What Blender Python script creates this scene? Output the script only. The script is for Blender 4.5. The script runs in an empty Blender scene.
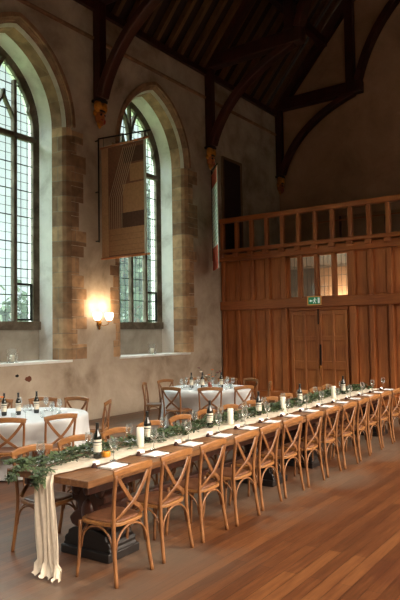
import bpy, bmesh, math, random
from mathutils import Vector, Matrix
random.seed(7)
PI = math.pi
S = bpy.context.scene
COL = S.collection

# ------------------------------------------------------------------ camera
F = 620.0
def _n(v):
    v = Vector(v); v.normalize(); return v
ax = _n((434, -25, -F))
ay = _n((-(F*F + 25*46)/434.0, -46, -F))
az = ax.cross(ay); az.normalize(); ay = az.cross(ax)
cam_d = bpy.data.cameras.new('camera')
cam = bpy.data.objects.new('camera', cam_d); COL.objects.link(cam)
cam_d.sensor_fit = 'VERTICAL'; cam_d.sensor_height = 36.0; cam_d.lens = F/600*36
cam_d.clip_start = 0.05; cam_d.clip_end = 200
M3 = Matrix((ax, ay, az))
cam.matrix_world = Matrix.Translation((0, 0, 1.9)) @ M3.to_4x4()
S.camera = cam

# ------------------------------------------------------------------ view + world
S.view_settings.view_transform = 'Standard'
S.view_settings.look = 'None'
S.view_settings.gamma = 1
S.view_settings.use_curve_mapping = False
S.view_settings.exposure = 0.22
S.cycles.max_bounces = 8
S.cycles.diffuse_bounces = 4
S.cycles.transparent_max_bounces = 16
S.cycles.sample_clamp_indirect = 4
S.cycles.use_denoising = True
S.cycles.caustics_reflective = False
S.cycles.caustics_refractive = False

SKY_LOW = 0.80      # what the windows show near the horizon
SKY_HIGH = 28.0      # bright overcast zenith
SKY_SOUTH = 30.0    # brighter side behind and right of the camera
w = bpy.data.worlds.new('overcast_sky'); S.world = w; w.use_nodes = True
nt = w.node_tree; N = nt.nodes; L = nt.links; N.clear()
def wn(t): return N.new(t)
def wmath(op, a, b=None, clamp=False):
    m = wn('ShaderNodeMath'); m.operation = op; m.use_clamp = clamp
    for i, v in enumerate((a, b)):
        if v is None: continue
        if isinstance(v, (int, float)): m.inputs[i].default_value = v
        else: L.new(v, m.inputs[i])
    return m.outputs[0]
def wmap(v, a, b, c, d):
    m = wn('ShaderNodeMapRange'); m.interpolation_type = 'SMOOTHSTEP'
    L.new(v, m.inputs['Value'])
    for k, x in zip(('From Min', 'From Max', 'To Min', 'To Max'), (a, b, c, d)): m.inputs[k].default_value = x
    return m.outputs[0]
tc = wn('ShaderNodeTexCoord'); sp = wn('ShaderNodeSeparateXYZ'); L.new(tc.outputs['Generated'], sp.inputs[0])
elev = wmap(sp.outputs['Z'], 0.44, 0.75, SKY_LOW, SKY_HIGH)
elev = wmath('MULTIPLY', elev, wmap(sp.outputs['Z'], -0.02, 0.02, 0.05, 1.0))
south = wmath('MULTIPLY', wmap(sp.outputs['Y'], -0.05, -0.4, 0.0, SKY_SOUTH), wmap(sp.outputs['Z'], 0.12, 0.5, 0.0, 1.0))
lown = wmap(sp.outputs['Y'], -0.05, 0.05, 0.12, 1.0)
elev = wmath('MULTIPLY', elev, lown)
stren = wmath('ADD', elev, south)
noi = wn('ShaderNodeTexNoise'); L.new(tc.outputs['Generated'], noi.inputs['Vector']); noi.inputs['Scale'].default_value = 9; noi.inputs['Detail'].default_value = 3
cl = wmap(noi.outputs['Fac'], 0.35, 0.65, 0.85, 1.1)
stren = wmath('MULTIPLY', stren, cl)
mixc = wn('ShaderNodeMix'); mixc.data_type = 'RGBA'
L.new(wmap(sp.outputs['Y'], -0.3, 0.3, 0.0, 1.0), mixc.inputs[0])
mixc.inputs[6].default_value = (1.0, 0.86, 0.70, 1)
mixc.inputs[7].default_value = (0.87, 0.98, 0.97, 1)
bg = wn('ShaderNodeBackground'); L.new(mixc.outputs[2], bg.inputs['Color']); L.new(stren, bg.inputs['Strength'])
wo = wn('ShaderNodeOutputWorld'); L.new(bg.outputs[0], wo.inputs[0])

YL, YR = 9.9, -2.1                 # the two long walls
XB, XG, XS = -4.5, 19.1, 15.25     # back wall, gable wall, timber screen
PITCH = 4.32
WIN_L = [12.26 - PITCH*k for k in range(4)]
SILL, SPR, APEX, HW = 1.35, 6.4, 8.28, 1.41
def portal(x, y, side):
    d = bpy.data.lights.new('daylight_portal', 'AREA'); d.shape = 'RECTANGLE'; d.size = 2.6; d.size_y = 6.4
    d.cycles.is_portal = True
    o = bpy.data.objects.new('daylight_portal', d); COL.objects.link(o)
    o.location = (x, y, 5.1)
    o.rotation_euler = (PI/2, 0, 0) if side < 0 else (-PI/2, 0, 0)
for x in WIN_L:
    portal(x, YL + 0.95, 1)
    portal(x, YR - 0.95, -1)

# ------------------------------------------------------------------ material helpers
def srgb(h):
    h = h.lstrip('#'); o = []
    for i in (0, 2, 4):
        c = int(h[i:i+2], 16)/255.0
        o.append(c/12.92 if c <= 0.04045 else ((c+0.055)/1.055)**2.4)
    return (o[0], o[1], o[2], 1)
def newmat(name):
    m = bpy.data.materials.new(name); m.use_nodes = True
    nt = m.node_tree; b = nt.nodes['Principled BSDF']
    return m, nt, b
def plain(name, col, rough=0.6, metal=0.0, emis=None, es=0, noise=0.0, nscale=30, spec=0.5):
    m, nt, b = newmat(name)
    c = srgb(col)
    b.inputs['Base Color'].default_value = c
    b.inputs['Roughness'].default_value = rough
    b.inputs['Metallic'].default_value = metal
    b.inputs['Specular IOR Level'].default_value = spec
    if noise:
        t = nt.nodes.new('ShaderNodeTexCoord'); n = nt.nodes.new('ShaderNodeTexNoise'); n.inputs['Scale'].default_value = nscale; n.inputs['Detail'].default_value = 4
        nt.links.new(t.outputs['Object'], n.inputs['Vector'])
        r = nt.nodes.new('ShaderNodeValToRGB')
        r.color_ramp.elements[0].position = 0.3; r.color_ramp.elements[1].position = 0.7
        r.color_ramp.elements[0].color = tuple(x*(1-noise) for x in c[:3]) + (1,)
        r.color_ramp.elements[1].color = tuple(min(1, x*(1+noise)) for x in c[:3]) + (1,)
        nt.links.new(n.outputs['Fac'], r.inputs[0]); nt.links.new(r.outputs[0], b.inputs['Base Color'])
    if emis:
        b.inputs['Emission Color'].default_value = srgb(emis); b.inputs['Emission Strength'].default_value = es
    return m
def wood(name, dark, light, stretch=(1, 12, 12), scale=3.0, rough=0.5, coord='Object', bump=0.1, boards=None):
    """streaky timber; stretch has its small number along the grain"""
    m, nt, b = newmat(name); n = nt.nodes; l = nt.links
    t = n.new('ShaderNodeTexCoord'); mp = n.new('ShaderNodeMapping'); mp.inputs['Scale'].default_value = stretch
    l.new(t.outputs[coord], mp.inputs[0])
    no = n.new('ShaderNodeTexNoise'); no.inputs['Scale'].default_value = scale; no.inputs['Detail'].default_value = 6; no.inputs['Roughness'].default_value = 0.62
    l.new(mp.outputs[0], no.inputs['Vector'])
    big = n.new('ShaderNodeTexNoise'); big.inputs['Scale'].default_value = 0.9; big.inputs['Detail'].default_value = 2
    l.new(t.outputs[coord], big.inputs['Vector'])
    ad = n.new('ShaderNodeMath'); ad.operation = 'MULTIPLY_ADD'; ad.inputs[1].default_value = 0.5
    l.new(big.outputs['Fac'], ad.inputs[0]); 
    mu = n.new('ShaderNodeMath'); mu.operation = 'MULTIPLY'; mu.inputs[1].default_value = 0.6; l.new(no.outputs['Fac'], mu.inputs[0])
    l.new(mu.outputs[0], ad.inputs[2])
    r = n.new('ShaderNodeValToRGB'); r.color_ramp.elements[0].position = 0.40; r.color_ramp.elements[1].position = 0.70
    r.color_ramp.elements[0].color = srgb(dark); r.color_ramp.elements[1].color = srgb(light)
    l.new(ad.outputs[0], r.inputs[0]); l.new(r.outputs[0], b.inputs['Base Color'])
    b.inputs['Roughness'].default_value = rough
    if bump:
        bp = n.new('ShaderNodeBump'); bp.inputs['Strength'].default_value = bump; bp.inputs['Distance'].default_value = 0.01
        l.new(no.outputs['Fac'], bp.inputs['Height']); l.new(bp.outputs[0], b.inputs['Normal'])
    return m
def floor_mat():
    m, nt, b = newmat('oak_floorboards'); n = nt.nodes; l = nt.links
    t = n.new('ShaderNodeTexCoord')
    br = n.new('ShaderNodeTexBrick'); br.inputs['Scale'].default_value = 1.0
    br.inputs['Brick Width'].default_value = 1.7; br.inputs['Row Height'].default_value = 0.112
    br.inputs['Mortar Size'].default_value = 0.0035; br.inputs['Mortar Smooth'].default_value = 0.3; br.inputs['Bias'].default_value = 0.0
    br.offset = 0.37; br.offset_frequency = 2
    br.inputs['Color1'].default_value = (0.28, 0.28, 0.28, 1); br.inputs['Color2'].default_value = (0.72, 0.72, 0.72, 1); br.inputs['Mortar'].default_value = (0, 0, 0, 1)
    l.new(t.outputs['Object'], br.inputs['Vector'])
    mp = n.new('ShaderNodeMapping'); mp.inputs['Scale'].default_value = (1.1, 16, 1); l.new(t.outputs['Object'], mp.inputs[0])
    gr = n.new('ShaderNodeTexNoise'); gr.inputs['Scale'].default_value = 3; gr.inputs['Detail'].default_value = 7; gr.inputs['Roughness'].default_value = 0.65; l.new(mp.outputs[0], gr.inputs['Vector'])
    a = n.new('ShaderNodeMix'); a.data_type = 'RGBA'; a.inputs[0].default_value = 0.6
    l.new(br.outputs['Color'], a.inputs[6]); l.new(gr.outputs['Color'], a.inputs[7])
    bw = n.new('ShaderNodeRGBToBW'); l.new(a.outputs[2], bw.inputs[0])
    r = n.new('ShaderNodeValToRGB'); e = r.color_ramp.elements
    e[0].position = 0.28; e[0].color = srgb('#2e170c'); e[1].position = 0.74; e[1].color = srgb('#80532f')
    x = e.new(0.5); x.color = srgb('#57321b')
    l.new(bw.outputs[0], r.inputs[0])
    # grey patches: worn boards, with the window sheen painted in
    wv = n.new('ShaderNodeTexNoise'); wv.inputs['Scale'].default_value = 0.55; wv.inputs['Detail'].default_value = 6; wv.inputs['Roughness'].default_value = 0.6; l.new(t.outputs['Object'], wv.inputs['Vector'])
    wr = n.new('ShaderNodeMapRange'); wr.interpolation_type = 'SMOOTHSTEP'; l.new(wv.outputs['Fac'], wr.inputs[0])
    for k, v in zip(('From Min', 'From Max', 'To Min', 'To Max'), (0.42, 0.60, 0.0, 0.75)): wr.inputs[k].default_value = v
    # grey is strongest along the long table, where window sheen is painted in
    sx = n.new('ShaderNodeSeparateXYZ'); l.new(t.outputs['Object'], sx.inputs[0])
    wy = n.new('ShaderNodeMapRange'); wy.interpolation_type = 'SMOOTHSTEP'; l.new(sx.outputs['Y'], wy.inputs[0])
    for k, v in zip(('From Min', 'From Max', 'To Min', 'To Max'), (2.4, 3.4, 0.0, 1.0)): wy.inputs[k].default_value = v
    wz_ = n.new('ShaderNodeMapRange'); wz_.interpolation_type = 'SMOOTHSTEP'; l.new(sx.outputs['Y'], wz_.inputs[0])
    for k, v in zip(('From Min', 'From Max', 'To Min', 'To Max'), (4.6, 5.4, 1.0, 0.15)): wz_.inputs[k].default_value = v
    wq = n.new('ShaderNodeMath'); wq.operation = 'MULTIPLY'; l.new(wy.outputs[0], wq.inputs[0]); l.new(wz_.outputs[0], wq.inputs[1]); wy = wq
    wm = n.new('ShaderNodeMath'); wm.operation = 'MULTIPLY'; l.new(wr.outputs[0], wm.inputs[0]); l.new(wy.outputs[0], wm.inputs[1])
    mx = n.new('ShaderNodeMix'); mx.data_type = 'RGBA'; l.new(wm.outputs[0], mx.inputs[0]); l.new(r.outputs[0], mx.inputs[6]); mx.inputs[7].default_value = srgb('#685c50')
    # dark spill mark
    vm = n.new('ShaderNodeVectorMath'); vm.operation = 'DISTANCE'; vm.inputs[1].default_value = (4.95, 1.62, 0); l.new(t.outputs['Object'], vm.inputs[0])
    dn = n.new('ShaderNodeTexNoise'); dn.inputs['Scale'].default_value = 4; dn.inputs['Detail'].default_value = 3; l.new(t.outputs['Object'], dn.inputs['Vector'])
    ds = n.new('ShaderNodeMath'); ds.operation = 'MULTIPLY_ADD'; ds.inputs[1].default_value = 0.5; l.new(dn.outputs['Fac'], ds.inputs[0]); l.new(vm.outputs['Value'], ds.inputs[2])
    dr = n.new('ShaderNodeMapRange'); dr.interpolation_type = 'SMOOTHSTEP'; l.new(ds.outputs[0], dr.inputs[0])
    for k, v in zip(('From Min', 'From Max', 'To Min', 'To Max'), (0.40, 0.60, 0.35, 0.0)): dr.inputs[k].default_value = v
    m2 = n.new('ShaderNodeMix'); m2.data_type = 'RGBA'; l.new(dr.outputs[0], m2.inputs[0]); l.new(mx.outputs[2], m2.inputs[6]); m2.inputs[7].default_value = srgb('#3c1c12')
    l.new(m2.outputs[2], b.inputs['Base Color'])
    rr = n.new('ShaderNodeMapRange'); l.new(gr.outputs['Fac'], rr.inputs[0]); rr.inputs['To Min'].default_value = 0.3; rr.inputs['To Max'].default_value = 0.5
    l.new(rr.outputs[0], b.inputs['Roughness'])
    bp = n.new('ShaderNodeBump'); bp.inputs['Strength'].default_value = 0.12; bp.inputs['Distance'].default_value = 0.01
    l.new(bw.outputs[0], bp.inputs['Height']); l.new(bp.outputs[0], b.inputs['Normal'])
    return m
def plaster(name, c1, c2, c3, rough=0.9, scale=0.8, contrast=(0.3, 0.5, 0.7)):
    m, nt, b = newmat(name); n = nt.nodes; l = nt.links
    t = n.new('ShaderNodeTexCoord')
    no = n.new('ShaderNodeTexNoise'); no.inputs['Scale'].default_value = scale; no.inputs['Detail'].default_value = 9; no.inputs['Roughness'].default_value = 0.62; no.inputs['Distortion'].default_value = 0.3
    l.new(t.outputs['Object'], no.inputs['Vector'])
    r = n.new('ShaderNodeValToRGB'); e = r.color_ramp.elements
    e[0].position = contrast[0]; e[0].color = srgb(c1); e[1].position = contrast[2]; e[1].color = srgb(c3)
    x = e.new(contrast[1]); x.color = srgb(c2)
    l.new(no.outputs['Fac'], r.inputs[0]); l.new(r.outputs[0], b.inputs['Base Color'])
    f = n.new('ShaderNodeTexNoise'); f.inputs['Scale'].default_value = 12; f.inputs['Detail'].default_value = 6; l.new(t.outputs['Object'], f.inputs['Vector'])
    bp = n.new('ShaderNodeBump'); bp.inputs['Strength'].default_value = 0.3; bp.inputs['Distance'].default_value = 0.02
    l.new(f.outputs['Fac'], bp.inputs['Height']); l.new(bp.outputs[0], b.inputs['Normal'])
    b.inputs['Roughness'].default_value = rough; b.inputs['Specular IOR Level'].default_value = 0.2
    return m
def stone(name, a='#6e5a48', bcol='#9a8468', mortar='#8c7a66', row=0.33):
    m, nt, b = newmat(name); n = nt.nodes; l = nt.links
    t = n.new('ShaderNodeTexCoord'); s = n.new('ShaderNodeSeparateXYZ'); l.new(t.outputs['Object'], s.inputs[0])
    wz = n.new('ShaderNodeTexNoise'); wz.inputs['Scale'].default_value = 1.2; l.new(t.outputs['Object'], wz.inputs['Vector'])
    ad = n.new('ShaderNodeMath'); ad.operation = 'ADD'; l.new(s.outputs['X'], ad.inputs[0]); l.new(s.outputs['Y'], ad.inputs[1])
    zz = n.new('ShaderNodeMath'); zz.operation = 'MULTIPLY_ADD'; zz.inputs[1].default_value = 0.12; l.new(wz.outputs['Fac'], zz.inputs[0]); l.new(s.outputs['Z'], zz.inputs[2])
    c = n.new('ShaderNodeCombineXYZ'); l.new(ad.outputs[0], c.inputs[0]); l.new(zz.outputs[0], c.inputs[1])
    br = n.new('ShaderNodeTexBrick'); l.new(c.outputs[0], br.inputs['Vector']); br.inputs['Scale'].default_value = 1
    br.inputs['Brick Width'].default_value = 0.9; br.inputs['Row Height'].default_value = row; br.inputs['Mortar Size'].default_value = 0.008
    br.inputs['Color1'].default_value = srgb(a); br.inputs['Color2'].default_value = srgb(bcol); br.inputs['Mortar'].default_value = srgb(mortar)
    no = n.new('ShaderNodeTexNoise'); no.inputs['Scale'].default_value = 5; no.inputs['Detail'].default_value = 7; l.new(t.outputs['Object'], no.inputs['Vector'])
    mr = n.new('ShaderNodeMapRange'); l.new(no.outputs['Fac'], mr.inputs[0]); mr.inputs['From Min'].default_value = 0.3; mr.inputs['From Max'].default_value = 0.7; mr.inputs['To Min'].default_value = 0.65; mr.inputs['To Max'].default_value = 1.2
    mx = n.new('ShaderNodeMix'); mx.data_type = 'RGBA'; mx.blend_type = 'MULTIPLY'; mx.inputs[0].default_value = 1
    l.new(br.outputs['Color'], mx.inputs[6]); l.new(mr.outputs[0], mx.inputs[7]); l.new(mx.outputs[2], b.inputs['Base Color'])
    bp = n.new('ShaderNodeBump'); bp.inputs['Strength'].default_value = 0.5; bp.inputs['Distance'].default_value = 0.02
    l.new(no.outputs['Fac'], bp.inputs['Height']); l.new(bp.outputs[0], b.inputs['Normal'])
    b.inputs['Roughness'].default_value = 0.92
    return m
def thin_glass(name, tint=(0.95, 0.97, 0.96), refl=0.25, body=0.0, bodycol=(1, 1, 1)):
    m = bpy.data.materials.new(name); m.use_nodes = True; nt = m.node_tree; n = nt.nodes; l = nt.links; n.clear()
    tr = n.new('ShaderNodeBsdfTransparent'); tr.inputs[0].default_value = tint + (1,)
    gl = n.new('ShaderNodeBsdfGlossy'); gl.inputs['Roughness'].default_value = 0.06; gl.inputs[0].default_value = (1, 1, 1, 1)
    lw = n.new('ShaderNodeLayerWeight'); lw.inputs['Blend'].default_value = refl
    mx = n.new('ShaderNodeMixShader'); l.new(lw.outputs['Facing'], mx.inputs[0]); l.new(tr.outputs[0], mx.inputs[1]); l.new(gl.outputs[0], mx.inputs[2])
    out = n.new('ShaderNodeOutputMaterial'); last = mx
    if body:
        df = n.new('ShaderNodeBsdfTranslucent'); df.inputs[0].default_value = bodycol + (1,)
        m2 = n.new('ShaderNodeMixShader'); m2.inputs[0].default_value = body; l.new(mx.outputs[0], m2.inputs[1]); l.new(df.outputs[0], m2.inputs[2]); last = m2
    l.new(last.outputs[0], out.inputs[0])
    return m

MAT = {
 'floor': floor_mat(),
 'wall': plaster('aged_lime_plaster', '#7e6c5a', '#b0a08e', '#c8bcaa'),
 'wall_up': plaster('dark_brown_plaster', '#5e4838', '#6e5844', '#7c6650'),  # darker brown plaster, used on the gallery doorway frame
 'reveal': plaster('whitewashed_reveal', '#c0beb8', '#e4e4e0', '#f0f0ec', scale=1.6),
 'stone': stone('brown_quoin_stone', '#7c5e46', '#b89470'),
 'archstone': stone('arch_moulding_stone', '#80604a', '#a27e62', '#90745c', row=0.5),
 'chamfer': plaster('pale_chamfer_plaster', '#b0a89a', '#c8c2b6', '#d4cec4', scale=2),
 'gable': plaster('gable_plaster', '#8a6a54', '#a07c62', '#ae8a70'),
 'grey': plaster('grey_recess_plaster', '#8a8478', '#a09a8e', '#b0aaa0', scale=1.6),
 'frame': plaster('window_tracery_stone', '#453e34', '#62594c', '#7a7064', scale=3),
 'lead': plain('lead_came', '#2c3230', 0.5, 0.3),
 'pane': thin_glass('old_window_glass', (0.86, 0.95, 0.93), 0.12, 0.05, (0.84, 0.95, 0.93)),
 'roof': plain('dark_roof_boards', '#2a1a12', 0.8, noise=0.3, nscale=3),
 'rafter': wood('rafter_timber', '#4a3018', '#6e4c2c', (8, 1, 1), 3, 0.6),
 'truss': wood('dark_truss_timber', '#26110b', '#461e13', (6, 1, 1), 3, 0.42),
 'screen': wood('oak_screen', '#7c431e', '#a86432', (14, 14, 1), 3, 0.5),
 'screen_p': wood('oak_screen_panel', '#8a4e26', '#b46e3a', (10, 10, 0.8), 2.5, 0.55),
 'screen_h': wood('oak_screen_rail', '#7c431e', '#a66230', (14, 1, 14), 3, 0.5),
 'door': wood('oak_door', '#844a24', '#ac6c36', (12, 12, 1), 3, 0.5),
 'iron': plain('black_iron', '#14100e', 0.5, 0.6),
 'steel': plain('cutlery_steel', '#8a8c8c', 0.25, 0.9),
 'brass': plain('aged_brass', '#a07030', 0.35, 0.9),
 'chair': wood('honey_chair_wood', '#623c22', '#8e6038', (3, 3, 1), 8, 0.38, bump=0.03),
 'chair_t': wood('honey_chair_rail_wood', '#6c4426', '#a0703f', (1, 6, 6), 8, 0.38, bump=0.03),
 'seat': plain('brown_woven_seat', '#6a4530', 0.42, noise=0.25, nscale=40),
 'table': wood('plank_table_top', '#5a3820', '#8e6440', (1, 16, 16), 2.5, 0.42),
 'trestle': wood('carved_dark_trestle', '#24120c', '#4a2415', (6, 6, 2), 3, 0.38),
 'foot': plain('black_trestle_foot', '#120b09', 0.45, noise=0.3, nscale=8),
 'cloth': plain('white_table_linen', '#c4c6c8', 0.9, noise=0.04, nscale=6, spec=0.1),
 'gauze': plain('cream_cheesecloth', '#d2c6b4', 0.95, noise=0.06, nscale=25, spec=0.1),
 'napkin': plain('white_napkin', '#e2e2e4', 0.85, spec=0.1),
 'card': plain('white_card', '#ececec', 0.7),
 'cone': plain('dark_pine_cone', '#3c1e16', 0.7, noise=0.3, nscale=60),
 'leaf': plain('eucalyptus_leaf', '#465637', 0.55, noise=0.45, nscale=14),
 'stem': plain('garland_stem', '#4a4030', 0.7),
 'candle': plain('ivory_wax', '#e6dfce', 0.5),
 'bottle': plain('dark_green_bottle_glass', '#0c100c', 0.08, spec=0.8),
 'foil': plain('black_foil_capsule', '#101012', 0.3, spec=0.6),
 'label': plain('cream_bottle_label', '#cfc8b8', 0.7),
 'ink': plain('grey_label_print', '#4a4a4a', 0.7),
 'glass': thin_glass('drinking_glass', (0.90, 0.94, 0.93), 0.5, 0.13, (1, 1, 1)),
 'jarglass': thin_glass('hurricane_glass', (0.95, 0.97, 0.96), 0.3, 0.03, (1, 1, 1)),
 'gourd': plain('amber_tealight_glass', '#c88420', 0.35),
 'green': plain('exit_sign_green', '#0c7a52', 0.5, emis='#0c7a52', es=0.25),
 'white': plain('sign_white', '#e8f0ec', 0.5, emis='#e8f0ec', es=0.25),
 'signwood': plain('varnished_sign_frame', '#e8a860', 0.5),
 'shade': plain('frosted_lamp_shade', '#fff0d8', 0.5, emis='#fff0dc', es=2.6),
 'gold': plain('gilded_carving', '#c08024', 0.45, 0.3, noise=0.35, nscale=12),
 'red': plain('red_painted_carving', '#8c2c1c', 0.5, noise=0.3, nscale=12),
 'flesh': plain('ochre_painted_face', '#a05c2a', 0.5, noise=0.3, nscale=14),
 'black': plain('black_paint', '#100c0c', 0.5),
 'b_dark': plain('banner_brown_linen', '#744c3a', 0.95, noise=0.15, nscale=20, spec=0.1),
 'b_darker': plain('banner_deep_brown_linen', '#54392e', 0.95, noise=0.15, nscale=20, spec=0.1),
 'b_mid': plain('banner_tan_linen', '#9c7050', 0.95, noise=0.12, nscale=20, spec=0.1),
 'b_light': plain('banner_pale_tan_linen', '#b08a68', 0.95, noise=0.12, nscale=20, spec=0.1),
 'b_seam': plain('banner_seam_thread', '#a88c72', 0.95),
 'b_hem': plain('banner_pale_hem', '#b8b8ac', 0.9),
 'b_aqua': plain('banner_aqua_cloth', '#ccd8d4', 0.9),
 'b_teal': plain('banner_grey_teal_cloth', '#90a4a0', 0.9),
 'b_red': plain('banner_rust_cloth', '#a8422c', 0.9),
 'varnish': plain('orange_varnished_rod', '#a86434', 0.4),
 'orange': plain('orange_petals', '#e07828', 0.6),
 'maroon': plain('maroon_petals', '#6e2430', 0.6),
 'petal': plain('cream_petals', '#f0e8dc', 0.6),
 'terracotta': plain('rust_red_vase', '#8c4028', 0.4),
 'dark': plain('dark_recess', '#120c0a', 0.9),
 'rust': plain('rust_patch', '#6a3c28', 0.9),
 'shadepaint': plain('dark_brown_shade_boards', '#2a1a14', 0.7, noise=0.2, nscale=4),  # dark brown for the painted doorway shade and the added passage board
 'ext_leaf': plain('outside_foliage', '#2e4634', 0.8, noise=0.4, nscale=2),
 'grass': plain('outside_lawn', '#6a7c5a', 0.9),
}

# ------------------------------------------------------------------ mesh helpers
class MB:
    def __init__(self): self.v = []; self.f = []; self.sm = []
    def add(self, vs, fs, smooth=False):
        o = len(self.v); self.v += [tuple(p) for p in vs]
        for f in fs: self.f.append(tuple(i+o for i in f)); self.sm.append(smooth)
        return self
    def box(self, c, s, rot=None):
        hx, hy, hz = s[0]/2, s[1]/2, s[2]/2
        vs = [Vector((x*hx, y*hy, z*hz)) for x in (-1, 1) for y in (-1, 1) for z in (-1, 1)]
        if rot is not None: vs = [rot @ v for v in vs]
        vs = [v + Vector(c) for v in vs]
        return self.add(vs, [(0, 1, 3, 2), (4, 6, 7, 5), (0, 4, 5, 1), (2, 3, 7, 6), (0, 2, 6, 4), (1, 5, 7, 3)])
    def lim(self, x0, x1, y0, y1, z0, z1):
        return self.box(((x0+x1)/2, (y0+y1)/2, (z0+z1)/2), (abs(x1-x0), abs(y1-y0), abs(z1-z0)))
    def lathe(self, prof, c=(0, 0, 0), n=16, smooth=True, closed=True):
        vs = []; fs = []
        for r, z in prof:
            for i in range(n):
                a = 2*PI*i/n; vs.append((c[0]+r*math.cos(a), c[1]+r*math.sin(a), c[2]+z))
        for j in range(len(prof)-1):
            for i in range(n):
                k = (i+1) % n; fs.append((j*n+i, j*n+k, (j+1)*n+k, (j+1)*n+i))
        if closed:
            fs.append(tuple(range(n-1, -1, -1))); fs.append(tuple((len(prof)-1)*n+i for i in range(n)))
        return self.add(vs, fs, smooth)
    def sweep(self, pts, w, h, up=(0, 0, 1), smooth=False, round_=False, n=8, taper=None):
        """section w (sideways) x h (along up-ish) along pts; round_: elliptical"""
        pts = [Vector(p) for p in pts]; up = Vector(up); vs = []; fs = []
        if round_: sec = [(math.cos(2*PI*i/n)*0.5, math.sin(2*PI*i/n)*0.5) for i in range(n)]
        else: sec = [(-.5, -.5), (.5, -.5), (.5, .5), (-.5, .5)]
        m = len(sec)
        for i, p in enumerate(pts):
            a = pts[max(0, i-1)]; b = pts[min(len(pts)-1, i+1)]; d = (b-a).normalized()
            s = d.cross(up)
            if s.length < 1e-5: s = d.cross(Vector((1, 0, 0)))
            s.normalize(); u = s.cross(d).normalized()
            k = taper[i] if taper else 1
            for (x, y) in sec: vs.append(p + s*x*w*k + u*y*h*k)
        for i in range(len(pts)-1):
            for j in range(m):
                k = (j+1) % m; fs.append((i*m+j, i*m+k, (i+1)*m+k, (i+1)*m+j))
        fs.append(tuple(range(m-1, -1, -1))); fs.append(tuple((len(pts)-1)*m+j for j in range(m)))
        return self.add(vs, fs, smooth or round_)
    def prism(self, poly, axis, a, b):
        """poly of 2-D points extruded along axis (0,1,2) from a to b"""
        def P(q, t):
            if axis == 0: return (t, q[0], q[1])
            if axis == 1: return (q[0], t, q[1])
            return (q[0], q[1], t)
        n = len(poly); vs = [P(q, a) for q in poly] + [P(q, b) for q in poly]
        fs = [tuple(range(n-1, -1, -1)), tuple(range(n, 2*n))] + [(i, (i+1) % n, n+(i+1) % n, n+i) for i in range(n)]
        return self.add(vs, fs)
    def ball(self, c, r, sc=(1, 1, 1), nu=12, nv=8):
        prof = [(max(1e-4, r*math.sin(PI*j/nv)), -r*math.cos(PI*j/nv)) for j in range(nv+1)]
        o = len(self.v); self.lathe(prof, (0, 0, 0), nu)
        for i in range(o, len(self.v)):
            v = self.v[i]; self.v[i] = (c[0]+v[0]*sc[0], c[1]+v[1]*sc[1], c[2]+v[2]*sc[2])
        return self
    def build(self, name, mat, parent=None, bevel=0, loc=None, seg=2):
        me = bpy.data.meshes.new(name); me.from_pydata(self.v, [], self.f); me.update()
        bm = bmesh.new(); bm.from_mesh(me); bmesh.ops.recalc_face_normals(bm, faces=bm.faces)
        if bevel:
            es = [e for e in bm.edges if len(e.link_faces) == 2 and e.calc_face_angle(0) > 0.6]
            bmesh.ops.bevel(bm, geom=es, offset=bevel, segments=seg, affect='EDGES', clamp_overlap=True, profile=0.5)
        bm.to_mesh(me); bm.free()
        if not bevel:
            for p, s in zip(me.polygons, self.sm): p.use_smooth = s
        me.materials.append(mat)
        o = bpy.data.objects.new(name, me); COL.objects.link(o)
        if parent: o.parent = parent
        if loc: o.location = loc
        return o
def empty(name, loc=(0, 0, 0), rz=0):
    o = bpy.data.objects.new(name, None); COL.objects.link(o); o.location = loc; o.rotation_euler = (0, 0, rz); o.empty_display_size = 0.1
    return o
def tag(o, label, cat, group=None, kind=None):
    o['label'] = label; o['category'] = cat
    if group: o['group'] = group
    if kind: o['kind'] = kind
    return o
def struct(o, label=None):
    o['kind'] = 'structure'
    if label: o['label'] = label
    return o
CH = {}
def copy_tree(o, parent=None):
    c = o.copy(); COL.objects.link(c)
    if parent: c.parent = parent
    for ch in CH.setdefault(o.name, list(o.children)): copy_tree(ch, c)
    return c
def place(proto, used, loc, rz=0, s=None):
    """first use moves the prototype itself, later uses copy it"""
    o = copy_tree(proto) if used else proto
    o.location = loc; o.rotation_euler = (0, 0, rz)
    if s: o.scale = s
    return o
ORD = ['first', 'second', 'third', 'fourth', 'fifth', 'sixth', 'seventh', 'eighth', 'ninth', 'tenth', 'eleventh', 'twelfth', 'thirteenth', 'fourteenth', 'fifteenth', 'sixteenth']
def smooth_all(o):
    for p in o.data.polygons: p.use_smooth = True

# ------------------------------------------------------------------ the shell
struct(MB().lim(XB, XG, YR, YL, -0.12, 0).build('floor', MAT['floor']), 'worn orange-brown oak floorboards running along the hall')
TOPZ = 9.4
def arch_x(hw, z, spr, apex):
    h = apex - spr; r = (hw*hw + h*h)/(2*hw)
    if z <= spr: return hw
    return max(0.0, math.sqrt(max(0, r*r - (z-spr)**2)) - (r - hw))
def outline(cx, ins, n=14, legs=True):
    """points from left foot over the apex to right foot of the opening, inset by ins"""
    hw = HW - ins; spr = SPR; apex = APEX - ins*1.15; h = apex - spr; r = (hw*hw + h*h)/(2*hw)
    cxl = -hw + r; th = math.atan2(h, -(0 - cxl)) if False else math.acos(max(-1, min(1, (cxl)/r)))
    pts = []
    if legs: pts.append((cx - hw, SILL))
    for i in range(n+1):
        a = th*i/n; pts.append((cx + cxl - r*math.cos(a), spr + r*math.sin(a)))
    right = [(2*cx - x, z) for x, z in reversed(pts[:-1])]
    return pts + right
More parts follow.
